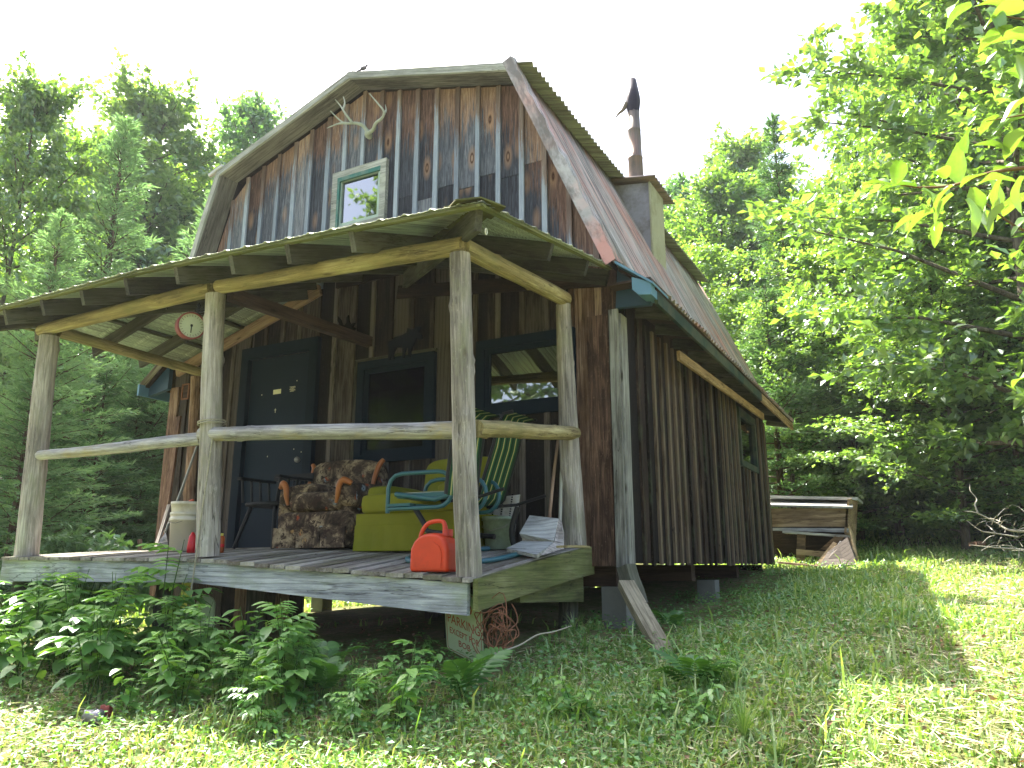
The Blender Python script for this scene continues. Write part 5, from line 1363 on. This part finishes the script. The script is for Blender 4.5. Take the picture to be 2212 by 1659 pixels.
HT = {'maple_tree': 11, 'beech_tree': 9, 'birch_tree': 12, 'spruce_tree': 10, 'larch_tree': 9, 'fir_tree': 6.5}
def TT(proto, px, py, dist, wide, rz, label, cat='tree', group=None):
    """tree whose top stands where the sight line (px,py) rises at that distance"""
    x, y = polar(px, dist); d = ray(px, py); z = d.z/math.hypot(d.x, d.y)*dist
    s = (z-gz(x, y))/HT[proto.name]; return tree(proto, x, y, s*wide, rz, label, cat, group, s)
def T(proto, px, dist, s, rz, label, cat, group=None, sz=None, dz=0):
    x, y = polar(px, dist); return tree(proto, x, y, s, rz, label, cat, group, sz, dz)
mp_, be_, bi_ = PB; spr, lar, fir = PC
# left side
TT(lar, 150, 225, 15.5, 1.0, .3, 'tall feathery larch with pale blue-green needles left of the porch')
TT(lar, 25, 430, 12.5, 1.1, 1.3, 'feathery young larch at the left edge of the photo')
TT(lar, 395, 400, 18, 1.15, 2.2, 'shorter larch with upswept twigs just left of the gable')
TT(lar, 290, 560, 15.5, 1.2, 4.2, 'young larch filling the gap between the tall larch and the cabin')
TT(mp_, 225, 175, 24, .95, 1.0, 'tall maple with bright yellow-green top behind the larch')
TT(bi_, 475, 205, 25, .95, 2.0, 'slender birch with open crown rising beside the left knee of the roof')
TT(mp_, -90, 120, 16, .75, 3.3, 'dark leafy maple cut by the upper left edge of the photo')
TT(be_, 80, 255, 27, 1.0, 2.6, 'pale tall beech rising between the left edge maple and the larch')
TT(bi_, 300, 300, 28, 1.0, 4.6, 'birch crown right of the yellow-topped maple')
TT(mp_, 420, 330, 29, .95, 1.9, 'rounded maple low behind the left roof knee')
TT(spr, 322, 385, 24, 1.1, 0, 'dark spruce standing behind the bright maple on the left')
gl_ = 'forest trees filling the background left of the cabin'
for i, (px, ds, pr, s) in enumerate(((100, 19, fir, 1.1), (230, 18, fir, 1.0), (330, 20, fir, 1.0), (0, 20, be_, 1.0), (60, 26, mp_, .95), (140, 28, be_, 1.1), (350, 27, be_, .9), (420, 28, mp_, .85),
                                     (180, 14.2, fir, .62), (260, 15, fir, .6), (80, 15.5, fir, .75), (340, 15.5, fir, .65), (-60, 22, spr, 1), (250, 32, mp_, .9), (60, 34, spr, 1.0), (380, 34, be_, 1.0), (520, 34, mp_, .9), (15, 11.5, fir, .55))):
    lb = {'fir_tree': 'dark low-branched fir in the shaded forest left of the porch', 'beech_tree': 'leafy beech in the forest left of the cabin', 'maple_tree': 'round-crowned maple deep in the forest left of the cabin', 'spruce_tree': 'straight spruce deep in the forest left of the cabin'}[pr.name]
    TT(pr, px, {'fir_tree': 700, 'beech_tree': 480, 'maple_tree': 420, 'spruce_tree': 500}[pr.name]+40*math.sin(i*2.1)+(120 if ds < 16 else 0), ds, 1.1, i*1.7, lb, 'tree', gl_+', '+pr.name.replace('_', ' '))
# right side
TT(spr, 1752, 225, 18, .75, .5, 'pointed dark spruce rising above the leafy trees on the right')
TT(fir, 1700, 600, 15.5, 1.0, .9, 'brownish-green fir standing in the leafy edge right of the cabin')
TT(mp_, 1650, 300, 30, .9, 2.4, 'hazy pale maple seen right of the chimney')
TT(bi_, 1520, 385, 30, 1.0, 1.4, 'distant birch just right of the chimney box')
TT(be_, 1560, 520, 20, 1.1, .4, 'sunlit beech standing directly behind the eave end')
TT(be_, 1730, 640, 16, 1.15, 3.4, 'bright layered beech behind the collapsed crate')
TT(mp_, 2330, -420, 13.5, 1.15, 2.8, 'large overhanging maple filling the upper right corner')
TT(be_, 1960, 330, 17.5, 1.0, 5.0, 'broad beech with layered bright sprays right of the spruce')
TT(be_, 2170, 330, 17.0, 1.1, .2, 'leafy beech at the right edge above the dead branches')
TT(spr, 2260, -100, 19, 1.1, 1.2, 'dense dark spruce behind the overhanging maple')
TT(be_, 2230, -60, 16.5, .95, 1.9, 'tall dense beech rising behind the overhanging maple')
TT(mp_, 2090, 40, 19.5, .8, .9, 'tall maple with drooping sprays left of the overhanging maple')
TT(be_, 2090, 560, 15.0, 1.5, 2.2, 'low spreading beech with layered sprays above the dead branches')
TT(be_, 1880, 520, 17.0, 1.3, 3.9, 'spreading beech at the back of the clearing left of the dark fir')
TT(fir, 2230, 640, 15.5, 1.0, 1.1, 'young fir in shade at the right edge of the photo')
TT(fir, 1900, 700, 18.5, 1.2, 2.0, 'dark fir at the shaded back of the clearing')
gr_ = 'forest trees filling the background right of the cabin'
for i, (px, ds, pr, s) in enumerate(((1480, 26, be_, 1.05), (1430, 34, mp_, 1.0), (1600, 25, mp_, .8), (1680, 27, be_, 1.15), (1800, 29, mp_, 1.0), (1880, 26, be_, 1.25), (2000, 24, mp_, 1.1), (2100, 23, be_, 1.2),
                                     (2220, 23, mp_, 1.1), (1500, 38, spr, 1.0), (1750, 36, be_, 1.2), (1950, 34, mp_, 1.2), (2150, 32, be_, 1.3), (1620, 18.5, be_, .62), (1800, 20.5, fir, .9), (2060, 20, fir, .85), (2160, 18.5, fir, .8), (2330, 18, be_, .9), (2050, 27, spr, 1.1),
                                     (1380, 30, be_, .8), (1660, 40, mp_, 1.3), (1830, 42, mp_, 1.3), (1850, 22.5, be_, .9), (2350, 20, mp_, 1.1), (2240, 27, spr, 1.1))):
    lb = {'fir_tree': 'dark low fir in the shade of the forest edge right of the cabin', 'beech_tree': 'leafy beech in the forest right of the cabin', 'maple_tree': 'round-crowned maple deep in the forest right of the cabin', 'spruce_tree': 'tall spruce deep in the forest right of the cabin'}[pr.name]
    TT(pr, px, {'fir_tree': 760, 'beech_tree': 470, 'maple_tree': 420, 'spruce_tree': 400}[pr.name]+50*math.sin(i*2.1)-(max(0, px-1850)*.45)+(200 if px in (1620, 2290) else 0), ds, 1.15, i*1.3+.5, lb, 'tree', gr_+', '+pr.name.replace('_', ' '))
# trees behind the photographer, mirrored in the panes
for (x, y, pr, s) in ((-12.2, -7.5, mp_, 1.5), (-17.5, -8, be_, 1.3), (-8.3, -7.5, spr, .42), (-18, -14, mp_, 1.2), (9, -14, mp_, 1.0)):
    tree(pr, x, y, s, x, 'tree behind the viewpoint mirrored in the cabin panes', 'tree', 'trees mirrored in the panes')
for pr in PB+PC:
    pass
# undergrowth at the forest edge: low leaves that read as one mass
def cloud(name, boxes, ls, mat, label, seed):
    g = np.random.default_rng(seed); P = []
    for (px0, px1, d0, d1, h, n) in boxes:
        px = g.uniform(px0, px1, n); dist = g.uniform(d0, d1, n)
        a = np.array([polar(p, 1) for p in np.linspace(px0, px1, 60)]); idx = (px-px0)/(px1-px0)*59
        dx = np.interp(idx, np.arange(60), a[:, 0])*dist; dy = np.interp(idx, np.arange(60), a[:, 1])*dist
        cl = .5+.5*np.sin(dx*2.1+1.3*np.sin(dy*1.7))*np.sin(dy*2.3+dx)
        z = ground_np(dx, dy)+g.uniform(0, 1, n)**1.3*h*(.35+.65*cl); P.append(np.column_stack([dx, dy, z]))
    P = np.concatenate(P); k = len(P); L = ls*g.uniform(.6, 1.4, k)
    V, F = leaves(P, g.normal(0, 1, (k, 3))+[0, 0, -.1], g.normal(0, .5, (k, 3))+[0, 0, 1], L, L*.6)
    o = np_obj(name, np_mesh(name, V, F, mat)); tag(o, label, 'undergrowth', kind='stuff'); return o
cloud('undergrowth', [(-60, 440, 11.0, 15, 1.1, 26000), (-60, 440, 15, 26, 2.6, 16000)], .11, M_LEAFD, 'dense low green undergrowth in the forest left of the porch', 3)
cloud('undergrowth', [(1640, 2330, 17.6, 22, 1.3, 26000), (1640, 2400, 22, 30, 2.8, 14000), (1440, 1700, 17, 24, 1.6, 9000)], .11, M_LEAFA, 'shaded undergrowth along the far side of the clearing', 4)

# grass, clippings, ground cover
def inside_house(x, y, m=.0): return (x > XL-m) & (x < XR+m) & (y > YW-m) & (y < YB+m)
def under_deck(x, y): return (x > -7.35) & (x < -2.45) & (y > 4.1) & (y < 5.9)
def scatter(n, near, far, seed, pw=1.6, a0=-16, a1=70):
    g = np.random.default_rng(seed); r = near+(far-near)*g.uniform(0, 1, n)**pw; a = np.radians(g.uniform(a0, a1, n)); x = -np.sin(a)*r; y = np.cos(a)*r
    return x, y, g
def near_wall(x, y): return (x > -2.3) & (x < -1.55+.15*np.sin(y*3)) & (y > 5.2) & (y < 11.5)
def shade_t(x, y):
    """1 in the clearing and lawn, 0 close under the porch where grass is thin"""
    return ~(inside_house(x, y, -.05)) & ~under_deck(x, y) & ~near_wall(x, y)
x, y, g = scatter(210000, 2.4, 19, 21, 1.5)
k = shade_t(x, y); x, y = x[k], y[k]
dens = .5+.5*np.sin(x*1.7+np.sin(y*2.2))*np.sin(y*1.3+.5*x); nearporch = np.exp(-((y-3.9)/.7)**2)*(x < -2.3)
lit = (g.uniform(0, 1, len(x)) < np.clip((3.6-y)/.9, 0, 1)) | (g.uniform(0, 1, len(x)) < np.clip((x+.9)/1.2, 0, 1))  # sunlit zone, where grass is thinned so pale straw brightens the ground
k = g.uniform(0, 1, len(x)) < (.45+.55*dens)*(1-.6*nearporch)*np.where(lit, .8, 1); x, y = x[k], y[k]; r = np.hypot(x, y); n = len(x)
h = (.035+.05*g.uniform(0, 1, n)**2+.03*dens[k])*(1+.02*r); tall = g.uniform(0, 1, n) < .02; h[tall] *= 2.4
h = np.where(y > 17.5, h*1.6, h)*np.where(lit[k] & (y < 15), .72, 1)
az = g.uniform(0, 2*PI, n); w = (.0030+.0008*r)*g.uniform(.7, 1.3, n); z = ground_np(x, y)-.005
lean = g.uniform(.2, 1.0, n); dx, dy = np.cos(az), np.sin(az)
b0 = np.column_stack([x-dy*w, y+dx*w, z]); b1 = np.column_stack([x+dy*w, y-dx*w, z])
m0 = np.column_stack([x-dy*w*.8+dx*h*lean*.3, y+dx*w*.8+dy*h*lean*.3, z+h*.6]); m1 = np.column_stack([x+dy*w*.8+dx*h*lean*.3, y-dx*w*.8+dy*h*lean*.3, z+h*.6])
t0 = np.column_stack([x+dx*h*lean-dy*w*.15, y+dy*h*lean+dx*w*.15, z+h*(1.05-.35*lean)]); t1 = np.column_stack([x+dx*h*lean+dy*w*.15, y+dy*h*lean-dx*w*.15, z+h*(1.05-.35*lean)])
V = np.stack([b0, b1, m1, m0, t1, t0], 1).reshape(-1, 3); i6 = np.arange(n)*6
F = np.concatenate([np.stack([i6, i6+1, i6+2, i6+3], 1), np.stack([i6+3, i6+2, i6+4, i6+5], 1)])
tag(np_obj('grass', np_mesh('grass', V, F, M_GRASS)), 'short rough grass of the clearing around the cabin', 'grass', kind='stuff')
# dry clippings lying flat, laid thicker where sunlit to paint that ground brighter
x, y, g = scatter(120000, 2.4, 17, 22, 1.5); k = shade_t(x, y); x, y = x[k], y[k]; d = np.sin(x*.9+1.1*np.sin(y*.8))*np.sin(y*1.1+.3*x)
k = g.uniform(0, 1, len(x)) < np.clip(.22+.4*d+.38*np.clip((3.6-y)/.9, 0, 1)+.38*np.clip((x+.9)/1.2, 0, 1)*np.clip((17-y)/5, 0, 1), .06, .9); x, y = x[k], y[k]; n = len(x); r = np.hypot(x, y)
az = g.uniform(0, 2*PI, n); P = np.column_stack([x, y, ground_np(x, y)+g.uniform(.008, .055, n)]); L = g.uniform(.04, .13, n)
V, F = leaves(P, np.column_stack([np.cos(az), np.sin(az), g.normal(0, .18, n)]), g.normal(0, .3, (n, 3))+[0, 0, 1], L, (.003+.0010*r)*g.uniform(.6, 1.5, n), .02)
tag(np_obj('dry_clippings', np_mesh('dry_clippings', V, F, M_STRAW)), 'dry straw coloured grass clippings scattered over the lawn', 'clippings', kind='stuff')
# brown leaf litter and short twigs
x, y, g = scatter(9000, 2.4, 15, 29, 1.4); k = ~inside_house(x, y, -.8); x, y = x[k], y[k]; n = len(x)
P = np.column_stack([x, y, ground_np(x, y)+g.uniform(.01, .05, n)]); az = g.uniform(0, 2*PI, n); L = g.uniform(.02, .055, n); tw = g.uniform(0, 1, n) < .3
L = np.where(tw, L*3, L); V, F = leaves(P, np.column_stack([np.cos(az), np.sin(az), g.normal(0, .2, n)]), g.normal(0, .4, (n, 3))+[0, 0, 1], L, np.where(tw, .004, L*.6), .12)
M_LIT = leafmat('leaf_litter', C(.10, .05, .025), C(.20, .11, .055), C(.34, .22, .12), .15, .03, (1, .8, .5, 1))
tag(np_obj('leaf_litter', np_mesh('leaf_litter', V, F, M_LIT)), 'brown dead leaves and twigs lying in the lawn', 'leaf litter', kind='stuff')
# broad ground cover leaves
x, y, g = scatter(70000, 2.4, 14, 23, 1.4); k = ~inside_house(x, y, -.6) & ~under_deck(x, y-.4); x, y = x[k], y[k]
d = .5+.5*np.sin(x*1.3-.7*np.sin(y*1.9))*np.sin(y*1.6+.9*x); near = np.exp(-((np.minimum(np.abs(x-XR), 9)-.6)/1.0)**2)*(y > 4)+np.exp(-((y-3.5)/.8)**2)*(x < -1.0)
k = g.uniform(0, 1, len(x)) < np.clip(.12+.35*d+.7*near, 0, 1); x, y = x[k], y[k]; n = len(x); hh = .02+.07*g.uniform(0, 1, n)*(.5+near[k])
az = g.uniform(0, 2*PI, n); P = np.column_stack([x, y, ground_np(x, y)+hh]); L = g.uniform(.016, .042, n)*np.where(x > -.3, .75, 1.0)
V, F = leaves(P, np.column_stack([np.cos(az), np.sin(az), g.normal(.05, .3, n)]), g.normal(0, .35, (n, 3))+[0, 0, 1], L, L*g.uniform(.55, .9, n), .1)
tag(np_obj('ground_cover', np_mesh('ground_cover', V, F, M_COVER)), 'low broad-leaved ground cover in the shade along the cabin', 'ground cover', kind='stuff')

# leafy weeds in front of the deck
def leaf_shape(L, W, bend=.2, n=4, serr=.0):
    """one pointed leaf along +x, arched"""
    V = []; F = []
    for i in range(n+1):
        t = i/n; w = W/2*math.sin(PI*min(1, t*.92+.08))**.8*(1-t*.15) if i < n else 0.0005
        if i == 0: w = W*.05
        z = -bend*L*t*t; V += [(L*t, w, z+w*.25), (L*t, 0, z), (L*t, -w, z+w*.25)]
    for i in range(n):
        a = i*3; F += [(a, a+1, a+4, a+3), (a+1, a+2, a+5, a+4)]
    return V, F
def compound(kind):
    m = MB()
    def put(L, W, az, off, pit=0, bend=.2):
        V, F = leaf_shape(L, W, bend); M = Matrix.Translation(off) @ Matrix.Rotation(az, 4, 'Z') @ Matrix.Rotation(pit, 4, 'Y'); m.add([M @ Vector(v) for v in V], F, True)
    if kind == 0:      # palmate five
        m.tube([(0, 0, 0), (.05, 0, .01)], .0018, 4, False)
        for a, l in ((0, .11), (.75, .09), (-.75, .09), (1.5, .06), (-1.5, .06)): put(l*1.2, l*.72, a, (.05, 0, .01), .1)
    elif kind == 1:    # pinnate
        m.tube([(0, 0, 0), (.14, 0, -.005)], .0016, 4, False)
        for i in range(3):
            for s in (-1, 1): put(.09, .042, s*1.05, (.04+i*.045, 0, 0), .15)
        put(.08, .035, 0, (.14, 0, -.005), .2)
    else: put(.11, .062, 0, (0, 0, 0), .1, .3)
    return m.mesh('leaf', M_WEED)
LM = [compound(0), compound(1), compound(2)]
def weed(name, H, kind, n, seed, spread=.12):
    g = random.Random(seed); root = bpy.data.objects.new(name, None); link(root)
    m = MB(); stems = []
    for s in range(3):
        a = g.uniform(0, 6.28); hh = H*g.uniform(.7, 1); e = Vector((spread*math.cos(a), spread*math.sin(a), hh)); mid = e*.5+Vector((0, 0, .04))
        stems.append((mid, e)); m.tube([(0, 0, -.03), mid, e], [.005, .004, .002], 5)
    m.build('stem', M_STEM, root)
    for i in range(n):
        mid, e = stems[i % 3]; t = .2+.8*(i/n)+g.uniform(-.03, .03); p = mid*(t*2) if t < .5 else mid.lerp(e, min(1, (t-.5)*2)); az = i*2.4+g.uniform(-.3, .3)
        sc = g.uniform(.95, 1.5)*(1.15-.35*t)
        M = Matrix.Translation(p) @ Matrix.Rotation(az, 4, 'Z') @ Matrix.Rotation(g.uniform(-.5, .25), 4, 'Y') @ Matrix.Diagonal((sc, sc, sc, 1))
        o = bpy.data.objects.new('leaf', LM[kind]); link(o, root, M); KIDS.setdefault(root.name, []).append(o)
    return root
WP = [weed('leafy_weed', .62, 0, 17, 1), weed('leafy_weed', .75, 1, 18, 2), weed('leafy_weed', .5, 2, 26, 3, .16)]
wl = ['five-fingered leafy weed growing in front of the deck', 'feathery-leaved tall weed growing in front of the deck', 'bushy small-leaved weed growing in front of the deck']
wg = ['five-fingered weeds before the deck', 'feathery weeds before the deck', 'small-leaved weeds before the deck']
def place_weed(k, x, y, s, rz, label=None, group=None):
    M = Matrix.Translation((x, y, gz(x, y)-.02)) @ Matrix.Rotation(rz, 4, 'Z') @ Matrix.Diagonal((s, s, s, 1)); p = WP[k]
    if p.name in used: o = copy_tree(p, M)
    else: used.add(p.name); p.matrix_basis = M; o = p
    o['label'] = label or wl[k]; o['category'] = 'weed'
    if 'group' in o: del o['group']
    if group or not label: o['group'] = group or wg[k]
    return o
g = random.Random(5)
for i in range(62):
    x = -7.1+4.75*(i+g.uniform(0, 1))/62; y = g.uniform(3.35, 4.05)-.15*(i % 3)+max(0, (-5.3-x))*.40
    hgt = 1.0 if x < -4.6 else (.84 if x < -3.5 else .66)
    place_weed(g.choice([0, 0, 1, 2, 2]), x, y-g.choice([0, 0, .25]), g.uniform(.6, 1.25)*hgt, g.uniform(0, 6.28))
for i in range(12):
    place_weed(g.choice([0, 1, 2]), g.uniform(-7.5, -5.4), g.uniform(3.9, 4.6), g.uniform(.7, 1.0), g.uniform(0, 6.28))
for i in range(14):
    x = g.uniform(-3.2, -.9); y = g.uniform(3.0, 4.6); place_weed(2, x, y, g.uniform(.35, .6), g.uniform(0, 6.28), 'low small-leaved weed in the shade near the leaning timber', 'low weeds near the leaning timber')
p = onY(372, 1400, 3.8); place_weed(1, -4.95, 3.86, 1.25, .4, 'tallest weed, climbing past the deck edge beside the rope')
# ferns
def frond_mesh():
    m = MB(); L = .34; n = 11
    P = [(L*t, 0, .10*math.sin(PI*t*.8)-.06*t*t) for t in np.linspace(0, 1, 8)]; m.tube(P, .0018, 4, False)
    for i in range(n):
        t = .3+.7*i/n; w = .11*math.sin(PI*(.25+.72*(i/n)))
        for s in (-1, 1):
            V, F = leaf_shape(w, w*.26+.006, .15, 3); M = Matrix.Translation((L*t, 0, .10*math.sin(PI*t*.8)-.06*t*t)) @ Matrix.Rotation(s*(1.25-.4*i/n), 4, 'Z'); m.add([M @ Vector(v) for v in V], F, True)
    return m.mesh('frond', M_FERN)
FM = frond_mesh()
def fern(x, y, s, n, label, seed, z=None, tilt=.0, group=None):
    g = random.Random(seed); root = empty('fern', (x, y, gz(x, y) if z is None else z), label, 'fern', group)
    W0 = WM[root.name]
    for i in range(n):
        M = W0 @ Matrix.Rotation(i*2*PI/n+g.uniform(-.4, .4), 4, 'Z') @ Matrix.Rotation(-g.uniform(.45, 1.0), 4, 'Y') @ Matrix.Rotation(g.uniform(-.4, .4), 4, 'X') @ Matrix.Diagonal((s*g.uniform(.8, 1.15),)*3+(1,))
        o = bpy.data.objects.new('frond', FM); link(o, root, M)
fern(-2.28, 3.72, 1.15, 5, 'bright green fern growing beside the wire tangle under the deck corner', 1)
p = onZ(1425, 1300, -.42); fern(-1.75, 5.75, .7, 5, 'small lit fern in the dark beneath the cabin corner', 2)
for i, (x, y, s) in enumerate(((-3.05, 3.45, .9), (-3.75, 3.55, 1.0), (-3.3, 3.75, .9))):
    fern(x, y, s, 6, 'fern among the weeds in front of the deck', 10+i, group='ferns before the deck')
fern(-1.15, 4.1, .8, 6, 'pale fern growing at the foot of the leaning timber', 31)
# grass tufts
def tuft(name, x, y, s, n, label, seed, group=None):
    g = np.random.default_rng(seed); az = g.uniform(0, 2*PI, n); h = g.uniform(.12, .3, n)*s; ln = g.uniform(.15, .7, n); m = MB()
    for a, hh, l in zip(az, h, ln):
        c, s_ = math.cos(a), math.sin(a); w = .003; P = [(c*hh*l*t*t, s_*hh*l*t*t, hh*(t-.25*l*t*t)) for t in (0, .35, .7, 1)]
        vs = []
        for q, (px, py, pz) in enumerate(P): ww = w*(1-q/3.2); vs += [(px-s_*ww, py+c*ww, pz), (px+s_*ww, py-c*ww, pz)]
        m.add(vs, [(0, 1, 3, 2), (2, 3, 5, 4), (4, 5, 7, 6)])
    o = m.build(name, M_GRASS, None, Matrix.Translation((x, y, gz(x, y)))); return tag(o, label, 'grass tuft', group)
q = onZ(1610, 1640, -.8); tuft('grass_tuft', q.x, q.y, 1.0, 90, 'thick upright grass tuft at the bottom edge right of centre', 1)
g = random.Random(9)
for i in range(34):
    px, py = g.uniform(1150, 2200), g.uniform(1330, 1640); q = onZ(px, py, -.72); tuft('grass_tuft', q.x, q.y, g.uniform(.35, .7), 40, 'small tuft of taller grass on the shaded lawn', i+5, 'small grass tufts on the shaded lawn')

# ------------------------------------------------------------------ dead branch pile on the right
dbp = empty('dead_branches', onY(2170, 1190, 11), 'bare bleached dead branches lying at the right edge of the clearing', 'branches')
def br(pts, r0, name='branch'):
    ctube([onY(a, b, c) for a, b, c in pts], [.62*r0*(1-.8*i/(len(pts)-1)) for i in range(len(pts))], 6).build(name, M_BARKD, dbp)
br([(2230, 1148, 11), (2180, 1145, 11.1), (2150, 1128, 11.2), (2110, 1108, 11.1), (2082, 1104, 11)], .03)
br([(2112, 1108, 11.1), (2106, 1090, 11.1), (2110, 1078, 11.2), (2096, 1060, 11.2), (2095, 1045, 11.3)], .018)
br([(2230, 1190, 11), (2180, 1185, 11), (2140, 1182, 10.9), (2095, 1177, 10.8)], .024)
br([(2200, 1160, 11), (2150, 1152, 11), (2118, 1146, 10.9), (2088, 1124, 10.9)], .018)
br([(2150, 1150, 11), (2130, 1130, 11.1), (2150, 1125, 11.2)], .01)
g = random.Random(3)
for i in range(34):
    a = (g.uniform(2120, 2240), g.uniform(1110, 1195)); d = g.uniform(0, 6.28); l = g.uniform(15, 55)
    br([(a[0], a[1], 11+g.uniform(-.3, .3)), (a[0]+l*.5*math.cos(d), a[1]+l*.3*math.sin(d)-4, 11+g.uniform(-.3, .3)), (a[0]+l*math.cos(d), a[1]+l*.6*math.sin(d), 11+g.uniform(-.4, .4))], g.uniform(.006, .012), 'twig')

# ------------------------------------------------------------------ near leafy branch, upper right
nb = empty('leafy_branch', onY(2212, 350, 2.6), 'near branch with large bright leaves reaching in from the upper right', 'branch')
DB = 2.55
def bp(x, y, d=0): return ray(x, y)*(DB+d)
def stem(pts, r): ctube([bp(*p) for p in pts], [r*(1-.6*i/(len(pts)-1)) for i in range(len(pts))], 6).build('stem', M_TWIG, nb)
stem([(2260, 360), (2190, 365, .02), (2120, 378, .05), (2060, 400, .1), (1990, 405, .12), (1940, 398, .1)], .006)
stem([(2260, 45), (2200, 40), (2150, 30)], .004); stem([(2260, 520), (2180, 480), (2110, 420, .04)], .004)
stem([(2260, 240), (2200, 250), (2130, 262)], .003)
V = []; F = []
for i in range(11):
    t = i/10; w = .27*math.sin(PI*min(1, t*.9+.07))**.75*(1-.25*t)*(1+.06*math.sin(i*5.1)) if i < 10 else .002
    zz = -.30*t*t+.03*math.sin(4*t)
    for q, k_ in ((-1, 1), (-.5, .5), (0, 0), (.5, .5), (1, 1)): V.append((t, q*w, zz+abs(q)*w*.45-(.012 if q == 0 else 0)+.03*math.sin(9*t+q*2)*abs(q)))
for i in range(10):
    for q in range(4): a = i*5+q; F.append((a, a+1, a+6, a+5))
mm = MB(); mm.add([Vector(v) for v in V], F, True); BLM = mm.mesh('leaf', M_BIGLEAF)
g = random.Random(12)
LF = [(1925, 400, -60, -18, 62), (1935, 398, 10, -55, 72), (1980, 403, -75, -14, 75), (2010, 400, 60, 10, 65), (1990, 408, 45, 35, 60), (2075, 395, -15, -95, 90), (2090, 330, -10, -70, 50), (2060, 400, -55, 45, 65), (2075, 405, 60, -55, 50), (2100, 405, 20, 90, 70),
      (2060, 420, -70, 70, 76), (2020, 455, -60, 30, 76), (2110, 400, 80, -35, 70), (2140, 390, 25, 80, 80), (2165, 385, -25, 70, 70), (2150, 375, 60, -50, 60), (2030, 480, -20, 60, 60), (1985, 470, -70, 20, 66), (2085, 430, 40, 70, 76), (2045, 385, -40, -50, 60),
      (2212, 20, -110, 15, 100), (2240, 90, -110, -20, 105), (2190, 60, -80, 30, 80), (2170, 20, -50, -25, 70), (2240, 205, -90, 45, 90), (2240, 250, -110, 10, 90), (2212, 280, -60, 60, 70), (2240, 330, -90, -40, 80), (2212, 380, -30, 80, 76), (2215, 170, -60, -50, 74),
      (2240, 420, -110, 40, 90), (2180, 440, -70, 60, 70), (2180, 330, -70, -40, 66), (2130, 20, 40, 30, 66), (2140, 420, -40, 70, 70), (2120, 455, 30, 50, 60), (2235, 470, -60, 20, 60), (2225, 815, -60, 5, 62), (2100, 10, -40, 25, 60), (2070, 5, -30, 30, 50), (2195, 120, 20, 50, 60), (2160, 250, -45, 25, 55)]
for (x, y, dx, dy, ln) in LF:
    d = g.uniform(-.15, .25); a = bp(x, y, d); b = bp(x+dx, y+dy, d+g.uniform(-.1, .1)); dr = (b-a); L = ln/FOC*DB
    L *= .9; dr.normalize(); nrm = Vector((g.uniform(-.5, .5), g.uniform(-.6, .3), 1)).normalized(); yv = nrm.cross(dr).normalized(); zv = dr.cross(yv)
    M = Matrix(((dr.x, yv.x, zv.x, a.x), (dr.y, yv.y, zv.y, a.y), (dr.z, yv.z, zv.z, a.z), (0, 0, 0, 1))) @ Matrix.Diagonal((L, L*g.uniform(.8, 1.1), L, 1))
    o = bpy.data.objects.new('leaf', BLM); link(o, nb, M)
# small bird on the ridge
p = onY(785, 149, 5.75); bd = MB(); bd.pillow((p.x, 5.75, p.z+.01), (.09, .05, .045), 1, 8); bd.pillow((p.x+.045, 5.75, p.z+.03), (.03, .03, .03), 1, 6); bd.box((p.x-.06, 5.75, p.z+.0), (.06, .02, .008)); bd.tube([(p.x, 5.75, p.z), (p.x, 5.75, p.z-.05)], .003, 5)
tag(bd.build('ridge_bird', plain('grey_bird', srgb('5d5b6a'), .8), None), 'tiny dark bird perched on the peak of the gable', 'bird')

# ------------------------------------------------------------------ thin haze volume, added to hint at veiling glare and paling distance
hz_m = bpy.data.materials.new('thin_haze'); hz_m.use_nodes = True; ht = hz_m.node_tree; ht.nodes.remove(ht.nodes['Principled BSDF'])
pv = ht.nodes.new('ShaderNodeVolumePrincipled'); pv.inputs['Color'].default_value = (.86, .93, 1, 1); pv.inputs['Density'].default_value = .0006; pv.inputs['Anisotropy'].default_value = .3
ht.links.new(pv.outputs[0], ht.nodes['Material Output'].inputs['Volume'])
m = MB(); m.box((-10, 45, 14), (340, 240, 40)); hb = m.build('haze', hz_m); tag(hb, kind='stuff')
scene.cycles.volume_bounces = 0
scene.cycles.volume_max_steps = 64
